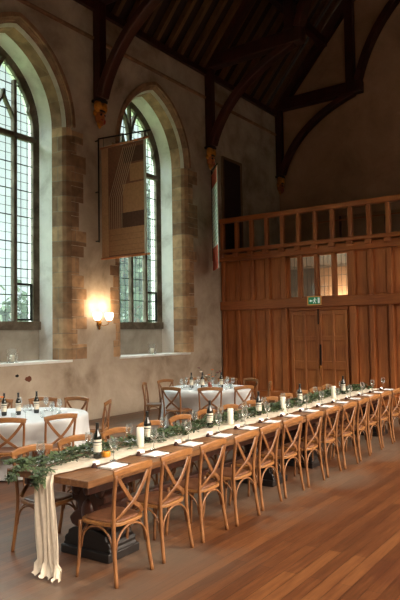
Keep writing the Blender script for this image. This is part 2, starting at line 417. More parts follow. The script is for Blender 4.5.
def long_wall(name, y, wins, x0, x1, label):
    m = MB(); m2 = None
    xs = sorted(wins); cur = x0
    def q(a, b, c, d): m.add([(a[0], y, a[1]), (b[0], y, b[1]), (c[0], y, c[1]), (d[0], y, d[1])], [(0, 1, 2, 3)])
    for cx in xs:
        o = outline(cx, 0)
        q((cur, 0), (o[0][0], 0), (o[0][0], TOPZ), (cur, TOPZ))
        q((o[0][0], 0), (o[-1][0], 0), (o[-1][0], SILL), (o[0][0], SILL))
        for a, b in zip(o[1:-2], o[2:-1]): q(a, b, (b[0], TOPZ), (a[0], TOPZ))
        cur = o[-1][0]
    q((cur, 0), (x1, 0), (x1, TOPZ), (cur, TOPZ))
    return struct(m.build(name, MAT['wall']), label)
long_wall('wall_left', YL, WIN_L, XB, XG, 'aged beige plaster wall with tall pointed windows')
long_wall('wall_right', YR, WIN_L, XB, XG, 'plaster wall opposite with tall pointed windows')
def loft(name, outs, mat, smooth=False):
    m = MB(); n = len(outs[0][0]); vs = []
    for pts, y in outs: vs += [(p[0], y, p[1]) for p in pts]
    fs = [(j*n+i, j*n+i+1, (j+1)*n+i+1, (j+1)*n+i) for j in range(len(outs)-1) for i in range(n-1)]
    m.add(vs, fs, smooth)
    return struct(m.build(name, mat))
FI = 0.21     # inset of the window frame from the wall face opening
for side, y in ((1, YL), (-1, YR)):
    for k, cx in enumerate(WIN_L):
        Y = lambda d: y + side*d
        A = lambda i: outline(cx, i, legs=False)
        loft('trim_1', [(A(0.0), Y(0)), (A(0.03), Y(0.03)), (A(0.045), Y(0.01)), (A(0.07), Y(0.05)), (A(0.09), Y(0.05))], MAT['archstone'])
        loft('trim_2', [(A(0.09), Y(0.05)), (A(0.14), Y(0.13))], MAT['chamfer'])
        loft('trim_3', [(A(0.14), Y(0.13)), (A(0.17), Y(0.42))], MAT['archstone'])
        for q in (0, -2):
            pr = []
            for i_, d_ in ((0.0, 0), (0.09, 0.05), (0.14, 0.13), (0.17, 0.42)):
                o_ = outline(cx, i_); pr.append(([o_[0], o_[1]] if q == 0 else [o_[-2], o_[-1]], Y(d_)))
            loft('trim_18', pr, MAT['stone'])
        loft('trim_4', [(outline(cx, 0.17), Y(0.42)), (outline(cx, FI), Y(0.80)), (outline(cx, FI), Y(1.15))], MAT['reveal'])
        b = MB().lim(cx-HW-0.0, cx+HW+0.0, Y(-0.02), Y(0.82), SILL-0.05, SILL).build('trim_5', MAT['reveal']); struct(b, 'pale window ledge')
        b = MB().lim(cx-HW, cx+HW, Y(0.8), Y(1.15), SILL, 2.0).build('wall_below_window', MAT['grey']); b.name = 'trim_6'; struct(b)
        # hood mould on the arch only
        o = outline(cx, -0.035, legs=False)
        m = MB()
        m.sweep([(p[0], Y(-0.03), p[1]) for p in o], 0.10, 0.085, up=(0, 1, 0))
        o2 = outline(cx, 0.02, legs=False)
        m.sweep([(p[0], Y(-0.012), p[1]) for p in o2], 0.035, 0.035, up=(0, 1, 0))
        struct(m.build('trim_7', MAT['archstone'], bevel=0.02), 'moulded stone hood over the pointed window')
# irregular quoin blocks toothing into the wall face
def quoins(cx, sgn, seed):
    r = random.Random(seed); m = MB(); z = SILL; i = 0
    x0 = cx + sgn*HW
    while z < SPR - 0.1:
        h = r.uniform(0.24, 0.40); wd = r.choice([0.16, 0.36, 0.22, 0.44]) if sgn > 0 else r.choice([0.12, 0.2, 0.3])
        m.lim(x0, x0 + sgn*wd, YL - 0.012, YL + 0.02, z + 0.006, min(SPR, z + h) - 0.006); z += h; i += 1
    struct(m.build('trim_8', MAT['stone'], bevel=0.006, seg=1), 'brown stone quoins toothed into the plaster')
for cx in WIN_L[:2]:
    quoins(cx, 1, 3 + int(cx)); quoins(cx, -1, 11 + int(cx))
# cornice, wall plate
struct(MB().lim(XB, XG, YL-0.07, YL+0.02, 8.62, 8.69).build('trim_9', MAT['archstone'], bevel=0.02), 'thin stone string course under the roof')
struct(MB().lim(XB, XG, YL-0.10, YL+0.3, 9.30, 9.46).build('trim_10', MAT['truss']), 'dark timber wall plate')
struct(MB().lim(XB, XG, YR-0.3, YR+0.10, 9.30, 9.46).build('trim_11', MAT['truss']))
# end walls
RIDGE_Y, RIDGE_Z = (YL+YR)/2, 16.6
def gable(name, x, mat, label, hole=None):
    m = MB()
    if not hole:
        m.add([(x, YR, 0), (x, YL, 0), (x, YL, TOPZ), (x, RIDGE_Y, RIDGE_Z), (x, YR, TOPZ)], [(0, 1, 2, 3, 4)])
    return struct(m.build(name, mat), label)
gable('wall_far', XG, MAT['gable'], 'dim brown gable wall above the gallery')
gable('wall_back', XB, MAT['wall'], 'plaster wall behind the viewer')
# roof slopes
m = MB()
m.add([(XB, YL+0.3, TOPZ), (XG, YL+0.3, TOPZ), (XG, RIDGE_Y, RIDGE_Z+0.3), (XB, RIDGE_Y, RIDGE_Z+0.3), (XB, YR-0.3, TOPZ), (XG, YR-0.3, TOPZ)], [(0, 1, 2, 3), (3, 2, 5, 4)])
struct(m.build('ceiling', MAT['roof']), 'steep dark timber roof')
sl = Vector((0, RIDGE_Y - YL, RIDGE_Z - TOPZ)); sln = sl.normalized()
m = MB(); x = XB + 0.2
while x < XG:
    for s in (1, -1):
        y0 = YL if s > 0 else YR
        m.sweep([(x, y0, TOPZ+0.12), (x, RIDGE_Y, RIDGE_Z+0.12)], 0.12, 0.16, up=(0, 0, 1))
    x += 0.52
struct(m.build('trim_12', MAT['rafter']), 'row of plain rafters under the roof boards')
m = MB()
for t in (0.3, 0.62):
    for s in (1, -1):
        y0 = YL if s > 0 else YR
        p = Vector((0, y0 + (RIDGE_Y-y0)*t, TOPZ + (RIDGE_Z-TOPZ)*t - 0.08))
        m.sweep([(XB, p.y, p.z), (XG, p.y, p.z)], 0.2, 0.26)
struct(m.build('trim_13', MAT['truss']), 'dark purlins along the roof')

# ------------------------------------------------------------------ traceried windows
def inner_x(z):   # half width of glazed opening at height z
    return arch_x(HW-FI, z, SPR, APEX-FI*1.15)
def window(k, cx, label):
    e = empty('window_%d' % k, (0, 0, 0)); struct(e, label)
    y = YL + 0.80; fr = MB()
    o = outline(cx, FI)
    o[0] = (o[0][0], 2.0); o[-1] = (o[-1][0], 2.0)
    def ins(p, d):
        x = cx + (p[0]-cx)*(1 - d/(HW-FI)); return (x, p[1] - (d if p[1] > SPR+0.6 else d*(max(0, p[1]-SPR)/0.6)))
    inn = [ins(p, 0.11) for p in o]
    n = len(o)
    vs = [(p[0], y-0.02, p[1]) for p in o] + [(p[0], y+0.05, p[1]) for p in inn] + [(p[0], y+0.14, p[1]) for p in inn]
    fr.add(vs, [(i, i+1, n+i+1, n+i) for i in range(n-1)] + [(n+i, n+i+1, 2*n+i+1, 2*n+i) for i in range(n-1)])
    fr.lim(cx-HW+FI, cx+HW-FI, y-0.06, y+0.14, 2.0, 2.18)
    fr.build('frame', MAT['frame'], e)
    TR = 6.2
    # mullions and tracery
    for dx in (-0.58, 0, 0.58):
        m = MB(); m.box((cx+dx, y+0.07, (2.18+SPR)/2+0.2), (0.085, 0.14, SPR-2.18+0.4)); m.build('mullion', MAT['frame'], e, bevel=0.015, seg=1)
    MB().box((cx, y+0.07, TR), (2*(HW-FI)-0.1, 0.12, 0.13)).build('transom', MAT['frame'], e, bevel=0.02, seg=1)
    tr = MB()
    hw = HW-FI; h = APEX-FI*1.15-SPR; r = (hw*hw+h*h)/(2*hw)
    def rib(pts, w=0.075):
        pts = [p for p in pts if abs(p[0]-cx) <= inner_x(p[1]) - 0.01 or p[1] < SPR]
        if len(pts) > 1: tr.sweep([(p[0], y+0.07, p[1]) for p in pts], 0.11, w, up=(0, 1, 0) if False else (1, 0, 0.001))
    def arcpts(x0, z0, dirn, n=10, hh=1.6):
        return [(x0 + dirn*(r - r*math.cos(a)), z0 + r*math.sin(a)) for a in [math.asin(min(1, hh/r))*i/n for i in range(n+1)]]
    # the centre mullion forks into a Y, the side mullions run up into the arch
    for s in (1, -1):
        rib(arcpts(cx, SPR+0.45, s, hh=1.35)); rib([(cx + s*0.58, SPR), (cx + s*0.58, SPR+1.0)], 0.07)
        # pointed heads of the two inner lights
        for w_ in (0.02, 0.56):
            x0 = cx + s*w_; x1 = cx + s*0.29
            rib([(x0 + (x1-x0)*math.sin(t*PI/16)**1.6, SPR+0.1+0.62*t/8) for t in range(9)], 0.04)
        # cusps against the outer arch
        for z in (SPR+0.42, SPR+0.95):
            xx = inner_x(z) - 0.10
            tr.add([(cx+s*xx, y+0.02, z-0.16), (cx+s*(xx-0.10), y+0.02, z-0.01), (cx+s*(xx-0.07), y+0.02, z+0.10), (cx+s*(inner_x(z+0.2)-0.08), y+0.02, z+0.2),
                    (cx+s*xx, y+0.12, z-0.16), (cx+s*(xx-0.10), y+0.12, z-0.01), (cx+s*(xx-0.07), y+0.12, z+0.10), (cx+s*(inner_x(z+0.2)-0.08), y+0.12, z+0.2)],
                   [(0, 1, 2, 3), (4, 7, 6, 5), (0, 4, 5, 1), (1, 5, 6, 2), (2, 6, 7, 3)])
    rib([(cx, SPR+0.4), (cx, APEX-0.25)], 0.05)
    tr.build('tracery', MAT['frame'], e)
    # leading: a fine grid with stouter saddle bars
    ld = MB()
    z = 2.18 + 0.19; i = 0
    while z < APEX-0.5:
        hx = inner_x(z) - 0.10
        if hx > 0.05:
            t = 0.022 if i % 3 == 2 else 0.009
            ld.box((cx, y+0.085, z), (2*hx, 0.012, t))
        z += 0.19; i += 1
    for lx in (-0.86, -0.29, 0.29, 0.86):
        for q in (-0.085, 0.085):
            x = lx + q; zt = 2.2
            while inner_x(zt) - 0.1 > abs(x) and zt < APEX-0.3: zt += 0.05
            ld.box((cx+x, y+0.085, (2.18+zt)/2), (0.009, 0.012, zt-2.18))
    ld.build('leading', MAT['lead'], e)
    # iron casement in the right hand light
    cs = MB(); x0, x1 = cx+0.62, cx+1.06
    for a in ((x0, x1, 2.2, 2.24), (x0, x1, 2.96, 3.01), (x0, x0+0.035, 2.2, 3.0), (x1-0.035, x1, 2.2, 3.0)):
        cs.lim(a[0], a[1], y+0.05, y+0.1, a[2], a[3])
    cs.build('casement', MAT['iron'], e)
    gp = MB()
    pl = [(p[0], p[1]) for p in inn]
    gp.add([(p[0], y+0.095, p[1]) for p in pl], [tuple(range(len(pl)))])
    gp.build('pane', MAT['pane'], e)
window(1, WIN_L[1], 'tall pointed leaded window at the left edge, beyond the nearer round table')
window(2, WIN_L[0], 'tall pointed leaded window partly behind the brown hanging banner')

# outside: lawn and foliage seen dimly through the glass
struct(MB().lim(-20, 60, YL+1.4, 60, -0.6, -0.5).build('floor_outside', MAT['grass'])).name = 'trim_14'
def tree(x, y, h, r, seed, label, count=700, big=1.0):
    rr = random.Random(seed); e = empty('tree', (x, y, -0.5)); tag(e, label, 'tree', 'trees outside the windows')
    MB().lathe([(0.22, 0), (0.16, h*0.5), (0.08, h*0.8)], n=8).build('trunk', MAT['stem'], e)
    m = MB()
    for i in range(count):
        u = rr.gauss(0, 0.42), rr.gauss(0, 0.42), rr.gauss(0, 0.40)
        c = Vector((u[0]*r, u[1]*r, h*0.62 + u[2]*h*0.42)); s = rr.uniform(0.12, 0.3)*big
        a = Vector((rr.uniform(-1, 1), rr.uniform(-1, 1), rr.uniform(-1, 1))).normalized(); b = a.cross(Vector((rr.random(), rr.random(), 1))).normalized()
        m.add([c-a*s, c-b*s*0.6, c+a*s, c+b*s*0.6], [(0, 1, 2, 3)])
    m.build('foliage', MAT['ext_leaf'], e)
tree(18.6, 16.1, 8.5, 1.7, 5, 'taller green tree seen through the window behind the banner', 1500, 1.2)
tree(24.5, 21.0, 4.6, 2.0, 1, 'green tree seen through the lower panes of the window behind the banner')
tree(16.5, 21.0, 4.2, 1.6, 2, 'low green tree seen through the left-edge window')

# ------------------------------------------------------------------ roof trusses
def arc3(x, p0, p1, p2, n=14):
    """quadratic curve in the plane X = x through control points (y, z)"""
    out = []
    for i in range(n+1):
        t = i/n; y = (1-t)**2*p0[0] + 2*t*(1-t)*p1[0] + t*t*p2[0]; z = (1-t)**2*p0[1] + 2*t*(1-t)*p1[1] + t*t*p2[1]
        out.append((x, y, z))
    return out
def make_truss():
    e = empty('roof_truss')
    for s in (1, -1):
        Y = lambda y: y if s > 0 else YL + YR - y
        MB().box((0, Y(9.77), 8.35), (0.22, 0.22, 2.3)).build('wall_post', MAT['truss'], e, bevel=0.02)
        MB().lim(-0.15, 0.15, Y(9.88), Y(6.78), 9.47, 9.86).build('hammer_beam', MAT['truss'], e, bevel=0.03)
        MB().sweep(arc3(0, (Y(9.70), 7.25), (Y(9.17), 8.88), (Y(7.05), 9.52)), 0.2, 0.26, up=(1, 0, 0)).build('curved_brace', MAT['truss'], e, bevel=0.03)
        MB().lim(-0.13, 0.13, Y(7.30), Y(7.02), 9.86, 12.55).build('hammer_post', MAT['truss'], e, bevel=0.03)
        MB().sweep(arc3(0, (Y(6.92), 9.86), (Y(6.3), 12.2), (RIDGE_Y, 13.3)), 0.2, 0.34, up=(1, 0, 0)).build('arched_brace', MAT['truss'], e, bevel=0.03)
        MB().sweep([(0, Y(9.85), 9.5), (0, RIDGE_Y, 16.35)], 0.24, 0.30).build('principal_rafter', MAT['truss'], e)
    MB().box((0, RIDGE_Y, 13.35), (0.2, 5.6, 0.3)).build('collar_beam', MAT['truss'], e)
    return e
tr0 = make_truss()
for i, (x, lab) in enumerate(((10.13, 'dark timber roof truss springing from the wall beside the lit sconce'), (14.65, 'dark timber roof truss springing from beside the gallery'), (18.95, 'dark timber roof truss against the far gable wall'))):
    t = place(tr0, i > 0, (x, 0, 0)); tag(t, lab, 'roof truss', 'hammer-beam roof trusses')
# painted corbel heads
def make_corbel():
    e = empty('carved_corbel')
    m = MB(); m.box((0, -0.12, 0.50), (0.30, 0.24, 0.07)); m.build('cap', MAT['black'], e, bevel=0.02)
    m = MB()
    for s in (1, -1):
        m.ball((s*0.085, -0.15, 0.37), 0.115, (0.95, 0.8, 1.25)); m.ball((s*0.13, -0.10, 0.22), 0.06, (0.7, 0.8, 1.3))
    m.build('gilded_leaf', MAT['gold'], e)
    m = MB(); m.ball((0, -0.12, 0.14), 0.13, (0.95, 0.9, 1.25)); m.ball((0, -0.235, 0.13), 0.03, (0.8, 1, 1.5)); m.ball((0, -0.17, 0.0), 0.06, (1, 0.9, 1.2))
    m.build('face', MAT['flesh'], e)
    m = MB()
    for s in (1, -1): m.ball((s*0.055, -0.215, 0.17), 0.028)
    m.ball((0, -0.20, 0.27), 0.05, (2.2, 0.6, 0.5)); m.build('eyes', MAT['black'], e)
    m = MB(); m.ball((0.075, -0.16, 0.05), 0.06, (1, 0.9, 1.2)); m.ball((-0.02, -0.215, 0.06), 0.03, (1.6, 0.7, 0.6)); m.build('painted_cheek', MAT['red'], e)
    MB().lathe([(0.01, -0.12), (0.05, -0.06), (0.07, 0.02)], (0, -0.11, 0), 10).build('pendant', MAT['gold'], e)
    return e
cb = make_corbel()
for i, (x, lab) in enumerate(((10.13, 'gilded and painted carved head corbel between the two windows'), (14.65, 'gilded and painted carved head corbel beside the gallery'), (18.95, 'dim carved head corbel in the far corner above the gallery'))):
    tag(place(cb, i > 0, (x, YL, 6.68)), lab, 'corbel', 'carved corbels under the trusses')

# ------------------------------------------------------------------ timber screen with gallery
def ywin(k): return 5.88 + 0.49*k
sc = struct(empty('wall_screen'), 'honey oak panelled screen below the gallery')
DY0, DY1, DZ = 6.03, 7.66, 2.42
STUDS = [k for k in range(-16, 9)]
GL = (0, 1, 2, 3)                      # glazed bays between stud k and k+1
Z0, ZR0, ZR1, ZT = 0.0, 2.51, 2.77, 3.93
m = MB()
m.lim(XS+0.06, XS+0.10, YR, DY0, 0, ZT); m.lim(XS+0.06, XS+0.10, DY1, YL, 0, ZT)
m.lim(XS+0.06, XS+0.10, DY0, DY1, DZ, 2.80); m.lim(XS+0.085, XS+0.13, DY0-0.1, DY1+0.1, 0, 2.8)  # last box: unseen backing added to stop lamp light leaking round the door
m.lim(XS+0.06, XS+0.10, DY0, DY1+0.2, 3.88, ZT)
m.build('boarding_and_light_stop', MAT['screen_p'], sc)
for k in STUDS:
    y = ywin(k)
    if y > YL - 0.06 or y < YR + 0.1: continue
    wdt = 0.17 if k in (0, 4) else 0.115
    if not (0 < k < 4):
        MB().lim(XS-0.03, XS+0.07, y-wdt/2, y+wdt/2, 0.0, ZR0).build('stud', MAT['screen'], sc, bevel=0.018)
    MB().lim(XS-0.03, XS+0.12, y-wdt/2, y+wdt/2, ZR1, ZT).build('stud', MAT['screen'], sc, bevel=0.018)
m = MB()
for k in range(-16, 8):                # thin raised boards inside each panel
    y = ywin(k) + 0.245
    if y > YL-0.2 or y < YR+0.2: continue
    if k not in GL: m.lim(XS+0.045, XS+0.065, y-0.13, y+0.13, ZR1+0.04, ZT-0.04); m.lim(XS+0.045, XS+0.065, y-0.13, y+0.13, 0.3, ZR0-0.04)
m.build('panel', MAT['screen_p'], sc, bevel=0.008, seg=1)
MB().lim(XS-0.05, XS+0.09, YR, YL, ZR0, ZR1).build('mid_rail', MAT['screen_h'], sc, bevel=0.02)
MB().lim(XS-0.07, XS+0.16, YR, YL, ZT, 4.14).build('head_beam', MAT['screen_h'], sc, bevel=0.03)
MB().lim(XS-0.04, XS+0.08, DY1, YL, 0, 0.24).build('plinth', MAT['screen_h'], sc, bevel=0.015)
MB().lim(XS-0.04, XS+0.08, YR, DY0, 0, 0.24).build('plinth', MAT['screen_h'], sc, bevel=0.015)
# glazed lights over the door
for i, k in enumerate(GL):
    y0, y1 = ywin(k)+0.06, ywin(k+1)-0.06
    wv = struct(empty('window_%d' % (i+3)), 'narrow leaded light above the oak door, %s from the right' % ORD[i])
    m = MB(); z = ZR1+0.06
    for q in (1/3, 2/3): m.lim(XS+0.07, XS+0.08, y0+(y1-y0)*q-0.004, y0+(y1-y0)*q+0.004, ZR1, 3.88)
    z = ZR1+0.28
    while z < 3.85: m.lim(XS+0.07, XS+0.08, y0, y1, z-0.005, z+0.005); z += 0.28
    m.build('leading', MAT['lead'], wv)
    MB().lim(XS+0.074, XS+0.078, y0, y1, ZR1, 3.88).build('pane', MAT['jarglass'], wv)
# double door
for d, (a, b, lab) in enumerate(((DY0+0.012, 6.84-0.004, 'right leaf of the oak double door below the exit sign'), (6.84+0.004, DY1-0.012, 'left leaf of the oak double door below the exit sign'))):
    dr = struct(empty('door_%d' % (d+1)), lab)
    MB().lim(XS+0.035, XS+0.075, a, b, 0.01, DZ-0.01).build('boards', MAT['door'], dr)
    for z0, z1 in ((0.02, 0.26), (0.86, 1.08), (1.61, 1.74), (2.30, 2.41)):
        MB().lim(XS+0.005, XS+0.04, a+0.075, b-0.075, z0, z1).build('rail', MAT['door'], dr, bevel=0.008, seg=1)
    for y in (a+0.04, (a+b)/2, b-0.04):
        MB().lim(XS-0.002, XS+0.04, y-0.038, y+0.038, 0.02, DZ-0.01).build('stile', MAT['door'], dr, bevel=0.008, seg=1)
    if d == 0:
        m = MB(); m.lim(XS-0.03, XS+0.0, 6.77, 6.81, 0.98, 1.52); m.build('lock_plate', MAT['iron'], dr, bevel=0.004, seg=1)
        m = MB(); m.lathe([(0.012, 0), (0.012, 0.03), (0.035, 0.04), (0.035, 0.07), (0.01, 0.08)], n=12)
        m.v = [(XS-0.03-v[2]*0.8, 6.79+v[0], 0.93+v[1]) for v in m.v]; m.build('knob', MAT['brass'], dr)
        m = MB(); m.lim(XS-0.03, XS-0.004, 6.82, 6.85, 2.05, 2.46); m.build('bolt', MAT['iron'], dr, bevel=0.004, seg=1)
m = MB(); m.lim(XS-0.01, XS+0.08, DY0-0.02, DY1+0.02, DZ, ZR0); struct(m.build('trim_15', MAT['screen_h'], bevel=0.01), 'oak head of the door frame')
# running-man exit sign
ex = empty('exit_sign', (XS-0.055, 6.91, 2.56)); tag(ex, 'green running-man emergency exit sign in a varnished frame above the oak door', 'sign')
m = MB()
m.lim(-0.02, 0, -0.20, 0.20, 0, 0.025); m.lim(-0.02, 0, -0.20, 0.20, 0.215, 0.24); m.lim(-0.02, 0, -0.20, -0.175, 0.025, 0.215); m.lim(-0.02, 0, 0.175, 0.20, 0.025, 0.215)
m.build('frame', MAT['signwood'], ex)
MB().lim(-0.012, -0.002, -0.175, 0.175, 0.025, 0.215).build('panel', MAT['green'], ex)
m = MB()                        # viewer sees +Y on the left
def sy(u): return 0.175 - u      # u measured from the panel's left edge
m.prism([(sy(0.275), 0.05), (sy(0.325), 0.05), (sy(0.325), 0.195), (sy(0.275), 0.195)], 0, -0.016, -0.012)      # doorway
m.prism([(sy(0.03), 0.115), (sy(0.075), 0.155), (sy(0.075), 0.13), (sy(0.12), 0.13), (sy(0.12), 0.10), (sy(0.075), 0.10), (sy(0.075), 0.075)], 0, -0.016, -0.012)  # arrow
m.prism([(sy(0.19+0.017*math.cos(a*PI/5)), 0.18+0.017*math.sin(a*PI/5)) for a in range(10)], 0, -0.016, -0.012)   # head
for pts in ([(0.165, 0.155), (0.2, 0.155), (0.195, 0.10), (0.165, 0.10)], [(0.17, 0.105), (0.19, 0.105), (0.15, 0.05), (0.13, 0.05)], [(0.18, 0.11), (0.197, 0.10), (0.225, 0.07), (0.215, 0.045), (0.20, 0.05), (0.205, 0.068)],
            [(0.168, 0.155), (0.168, 0.14), (0.14, 0.12), (0.133, 0.13)], [(0.197, 0.155), (0.2, 0.14), (0.24, 0.125), (0.24, 0.137)]):
    m.prism([(sy(u), z) for u, z in pts], 0, -0.016, -0.012)
m.build('pictogram', MAT['white'], ex)
# gallery deck, joist ends, balustrade
m = MB(); m.lim(XS+0.16, XG, YR, YL, 3.95, 4.10); struct(m.build('ceiling_passage', MAT['roof'])).name = 'trim_16'
gb = empty('gallery_balustrade', (XS, 0, 0)); tag(gb, 'oak gallery balustrade of square posts on a moulded beam above the screen', 'balustrade')
for k in range(-15, 9):
    y = ywin(k)
    if y > YL - 0.05: continue
    MB().lim(-0.06, 0.06, y-0.055, y+0.055, 4.28, 5.06).build('baluster', MAT['screen'], gb, bevel=0.012, seg=1)
    MB().lim(-0.16, 0.06, y-0.09, y+0.09, 4.05, 4.17).build('joist_end', MAT['screen'], gb, bevel=0.02, seg=1)
MB().lim(-0.12, 0.10, YR+0.02, YL-0.02, 4.17, 4.28).build('bottom_rail', MAT['screen_h'], gb, bevel=0.02)
MB().lim(-0.09, 0.09, YR+0.02, YL-0.02, 5.06, 5.20).build('handrail', MAT['screen_h'], gb, bevel=0.02)
# raked seating rails inside the gallery
for i, (x, z0, z1, mk, lab) in enumerate(((16.6, 4.98, 5.02, 'screen_h', 'thin brown rail inside the gallery behind the balusters'), (18.6, 5.50, 5.68, 'cloth', 'pale board rail high at the back of the gallery'))):
    bn = empty('gallery_rail', (x, 0, 0)); tag(bn, lab, 'rail')
    MB().lim(-0.03, 0.03, YR+0.3, 7.6, z0, z1).build('board', MAT['gable'] if i else MAT[mk], bn)
    for y in (-1.5, 0.8, 3.1, 5.4, 7.5): MB().lim(-0.03, 0.03, y-0.03, y+0.03, 4.10, z0).build('post', MAT['truss'], bn)
# passage lamp glowing behind the right-hand lights
pl = empty('passage_lamp', (18.9, 7.20, 2.05)); tag(pl, 'warm glowing wall lamp in the passage behind the oak screen', 'lamp')
MB().lathe([(0.02, 0), (0.09, 0.05), (0.12, 0.22), (0.10, 0.26)], n=14).build('shade', MAT['shade'], pl)
MB().lim(0.08, 0.18, -0.04, 0.04, -0.02, 0.08).build('bracket', MAT['brass'], pl)
ld = bpy.data.lights.new('passage_lamp_light', 'POINT'); ld.energy = 260; ld.color = (1, 0.78, 0.5); ld.shadow_soft_size = 0.1
lo = bpy.data.objects.new('passage_lamp_light', ld); COL.objects.link(lo); lo.location = (18.6, 7.45, 2.45)
struct(MB().lim(XG-0.12, XG, 8.55, YL, 0, 3.95).build('trim_19', MAT['shadepaint']), 'added dark board that keeps the left-hand lights over the door dark')  # added board, darkens what shows through the left-hand lights
# dark doorway on the left wall, its shade painted on a flat panel
d = struct(empty('door_3', (0, 0, 0)), 'dark panel standing for the shade in the left wall doorway at gallery level')
MB().lim(15.45, 16.40, YL-0.05, YL-0.01, 4.12, 7.05).build('boards', MAT['shadepaint'], d)
m = MB(); m.lim(15.37, 15.45, YL-0.07, YL, 4.12, 7.13); m.lim(16.40, 16.48, YL-0.07, YL, 4.12, 7.13); m.lim(15.45, 16.40, YL-0.07, YL, 7.05, 7.13); m.build('frame', MAT['wall_up'], d)
# small marks on the left wall
for (x, z, s, mt) in ((7.90, 1.10, 0.055, 'dark'), (8.18, 1.02, 0.10, 'rust'), (9.05, 1.75, 0.035, 'dark')):
    yy = YL - 0.004 if z < 1.5 else YL - 0.004
    if z > 1.5: continue
    m = MB(); r = random.Random(int(x*100)); m.prism([(x + s*r.uniform(0.6, 1)*math.cos(a*PI/5), z + 0.7*s*r.uniform(0.6, 1)*math.sin(a*PI/5)) for a in range(10)], 1, yy, YL)
    struct(m.build('trim_17', MAT[mt]), 'small damaged patch in the plaster')

# ------------------------------------------------------------------ wall sconce
sco = empty('wall_sconce', (10.14, YL, 2.12)); tag(sco, 'brass two-armed wall sconce glowing white on the pier between the windows', 'wall lamp')
m = MB(); m.lathe([(0.005, -0.14), (0.03, -0.11), (0.015, -0.08), (0.045, -0.03), (0.06, 0.03), (0.03, 0.06), (0.012, 0.09)], (0, -0.05, 0), 14); m.build('backplate', MAT['brass'], sco)
for s in (1, -1):
    m = MB(); m.sweep([(0, -0.07, -0.02), (s*0.06, -0.12, -0.05), (s*0.15, -0.17, -0.02), (s*0.19, -0.17, 0.04)], 0.018, 0.018, round_=True)
    m.lathe([(0.012, 0.03), (0.05, 0.045), (0.05, 0.055), (0.015, 0.065)], (s*0.19, -0.17, 0), 12); m.build('arm', MAT['brass'], sco)
    m = MB(); m.lathe([(0.05, 0.07), (0.085, 0.12), (0.10, 0.19), (0.09, 0.25)], (s*0.19, -0.17, 0), 16, closed=False); m.build('glass_shade', MAT['shade'], sco)
    ld = bpy.data.lights.new('sconce_light', 'POINT'); ld.energy = 12; ld.color = (1, 0.72, 0.42); ld.shadow_soft_size = 0.06
    lo = bpy.data.objects.new('sconce_light', ld); COL.objects.link(lo); lo.location = (10.14 + s*0.19, YL-0.22, 2.52)

# ------------------------------------------------------------------ hanging banners
bn = empty('hanging_banner', (10.1, YL, 0)); tag(bn, 'large brown patchwork cloth banner hanging from an iron bracket over the right window', 'banner')
def bp(name, y0, y1, z0, z1, t, mat): return MB().lim(-t, t, y0-YL, y1-YL, z0, z1).build(name, MAT[mat], bn)
bp('cloth', 9.68, 8.42, 3.58, 6.05, 0.006, 'b_dark')
bp('pale_border', 9.70, 9.50, 3.58, 6.05, 0.010, 'b_light')
bp('upper_patch', 9.06, 8.46, 4.53, 5.16, 0.011, 'b_mid')
bp('dark_patch', 9.12, 8.46, 4.20, 4.53, 0.010, 'b_darker')
bp('top_patch', 9.04, 8.46, 5.62, 5.95, 0.010, 'b_darker')
bp('small_patch', 8.86, 8.47, 5.20, 5.58, 0.0105, 'b_mid')
bp('lower_patch', 9.49, 8.46, 3.62, 4.20, 0.011, 'b_mid')
bp('hem', 8.46, 8.41, 3.58, 6.05, 0.012, 'b_hem')
m = MB()
for i in range(7):   # slanting seams
    y0, z0, y1, z1 = 9.47 - i*0.055, 4.2, 9.47 - i*0.055 + 0.0, 4.75
    m.sweep([(-0.011, 9.46-i*0.06-YL, 4.2), (-0.011, 9.46-i*0.06-YL, 4.9), (-0.011, max(8.5, 9.46-i*0.06-0.42)-YL, 6.0)], 0.012, 0.004, up=(1, 0, 0))
m.build('seams', MAT['b_seam'], bn)
m = MB()
for i in range(4): m.lim(-0.013, 0.013, 9.48-YL, 8.47-YL, 3.70+i*0.12, 3.706+i*0.12)
m.build('stitched_line', MAT['b_dark'], bn)
MB().sweep([(0, 9.72-YL, 3.57), (0, 8.33-YL, 3.57)], 0.05, 0.05, round_=True).build('bottom_rod', MAT['varnish'], bn)
MB().sweep([(0, 9.74-YL, 6.08), (0, 8.33-YL, 6.08)], 0.05, 0.05, round_=True).build('top_rod', MAT['varnish'], bn)
br = empty('iron_bracket', (10.1, YL, 0)); tag(br, 'black iron wall bracket carrying the brown patchwork banner', 'bracket')
MB().sweep([(0, -0.10, 3.95), (0, -0.10, 6.32)], 0.035, 0.035, round_=True).build('upright', MAT['iron'], br)
MB().sweep([(0, -0.10, 6.32), (0, -1.62, 6.22)], 0.035, 0.035, round_=True).build('arm', MAT['iron'], br)
for z in (3.98, 5.1, 6.28): MB().sweep([(0, -0.10, z), (0, 0.0, z)], 0.03, 0.03, round_=True).build('fixing', MAT['iron'], br)
for y in (-0.25, -1.5): MB().sweep([(0, y, 6.30), (0, y, 6.09)], 0.012, 0.012, round_=True).build('hook', MAT['iron'], br)

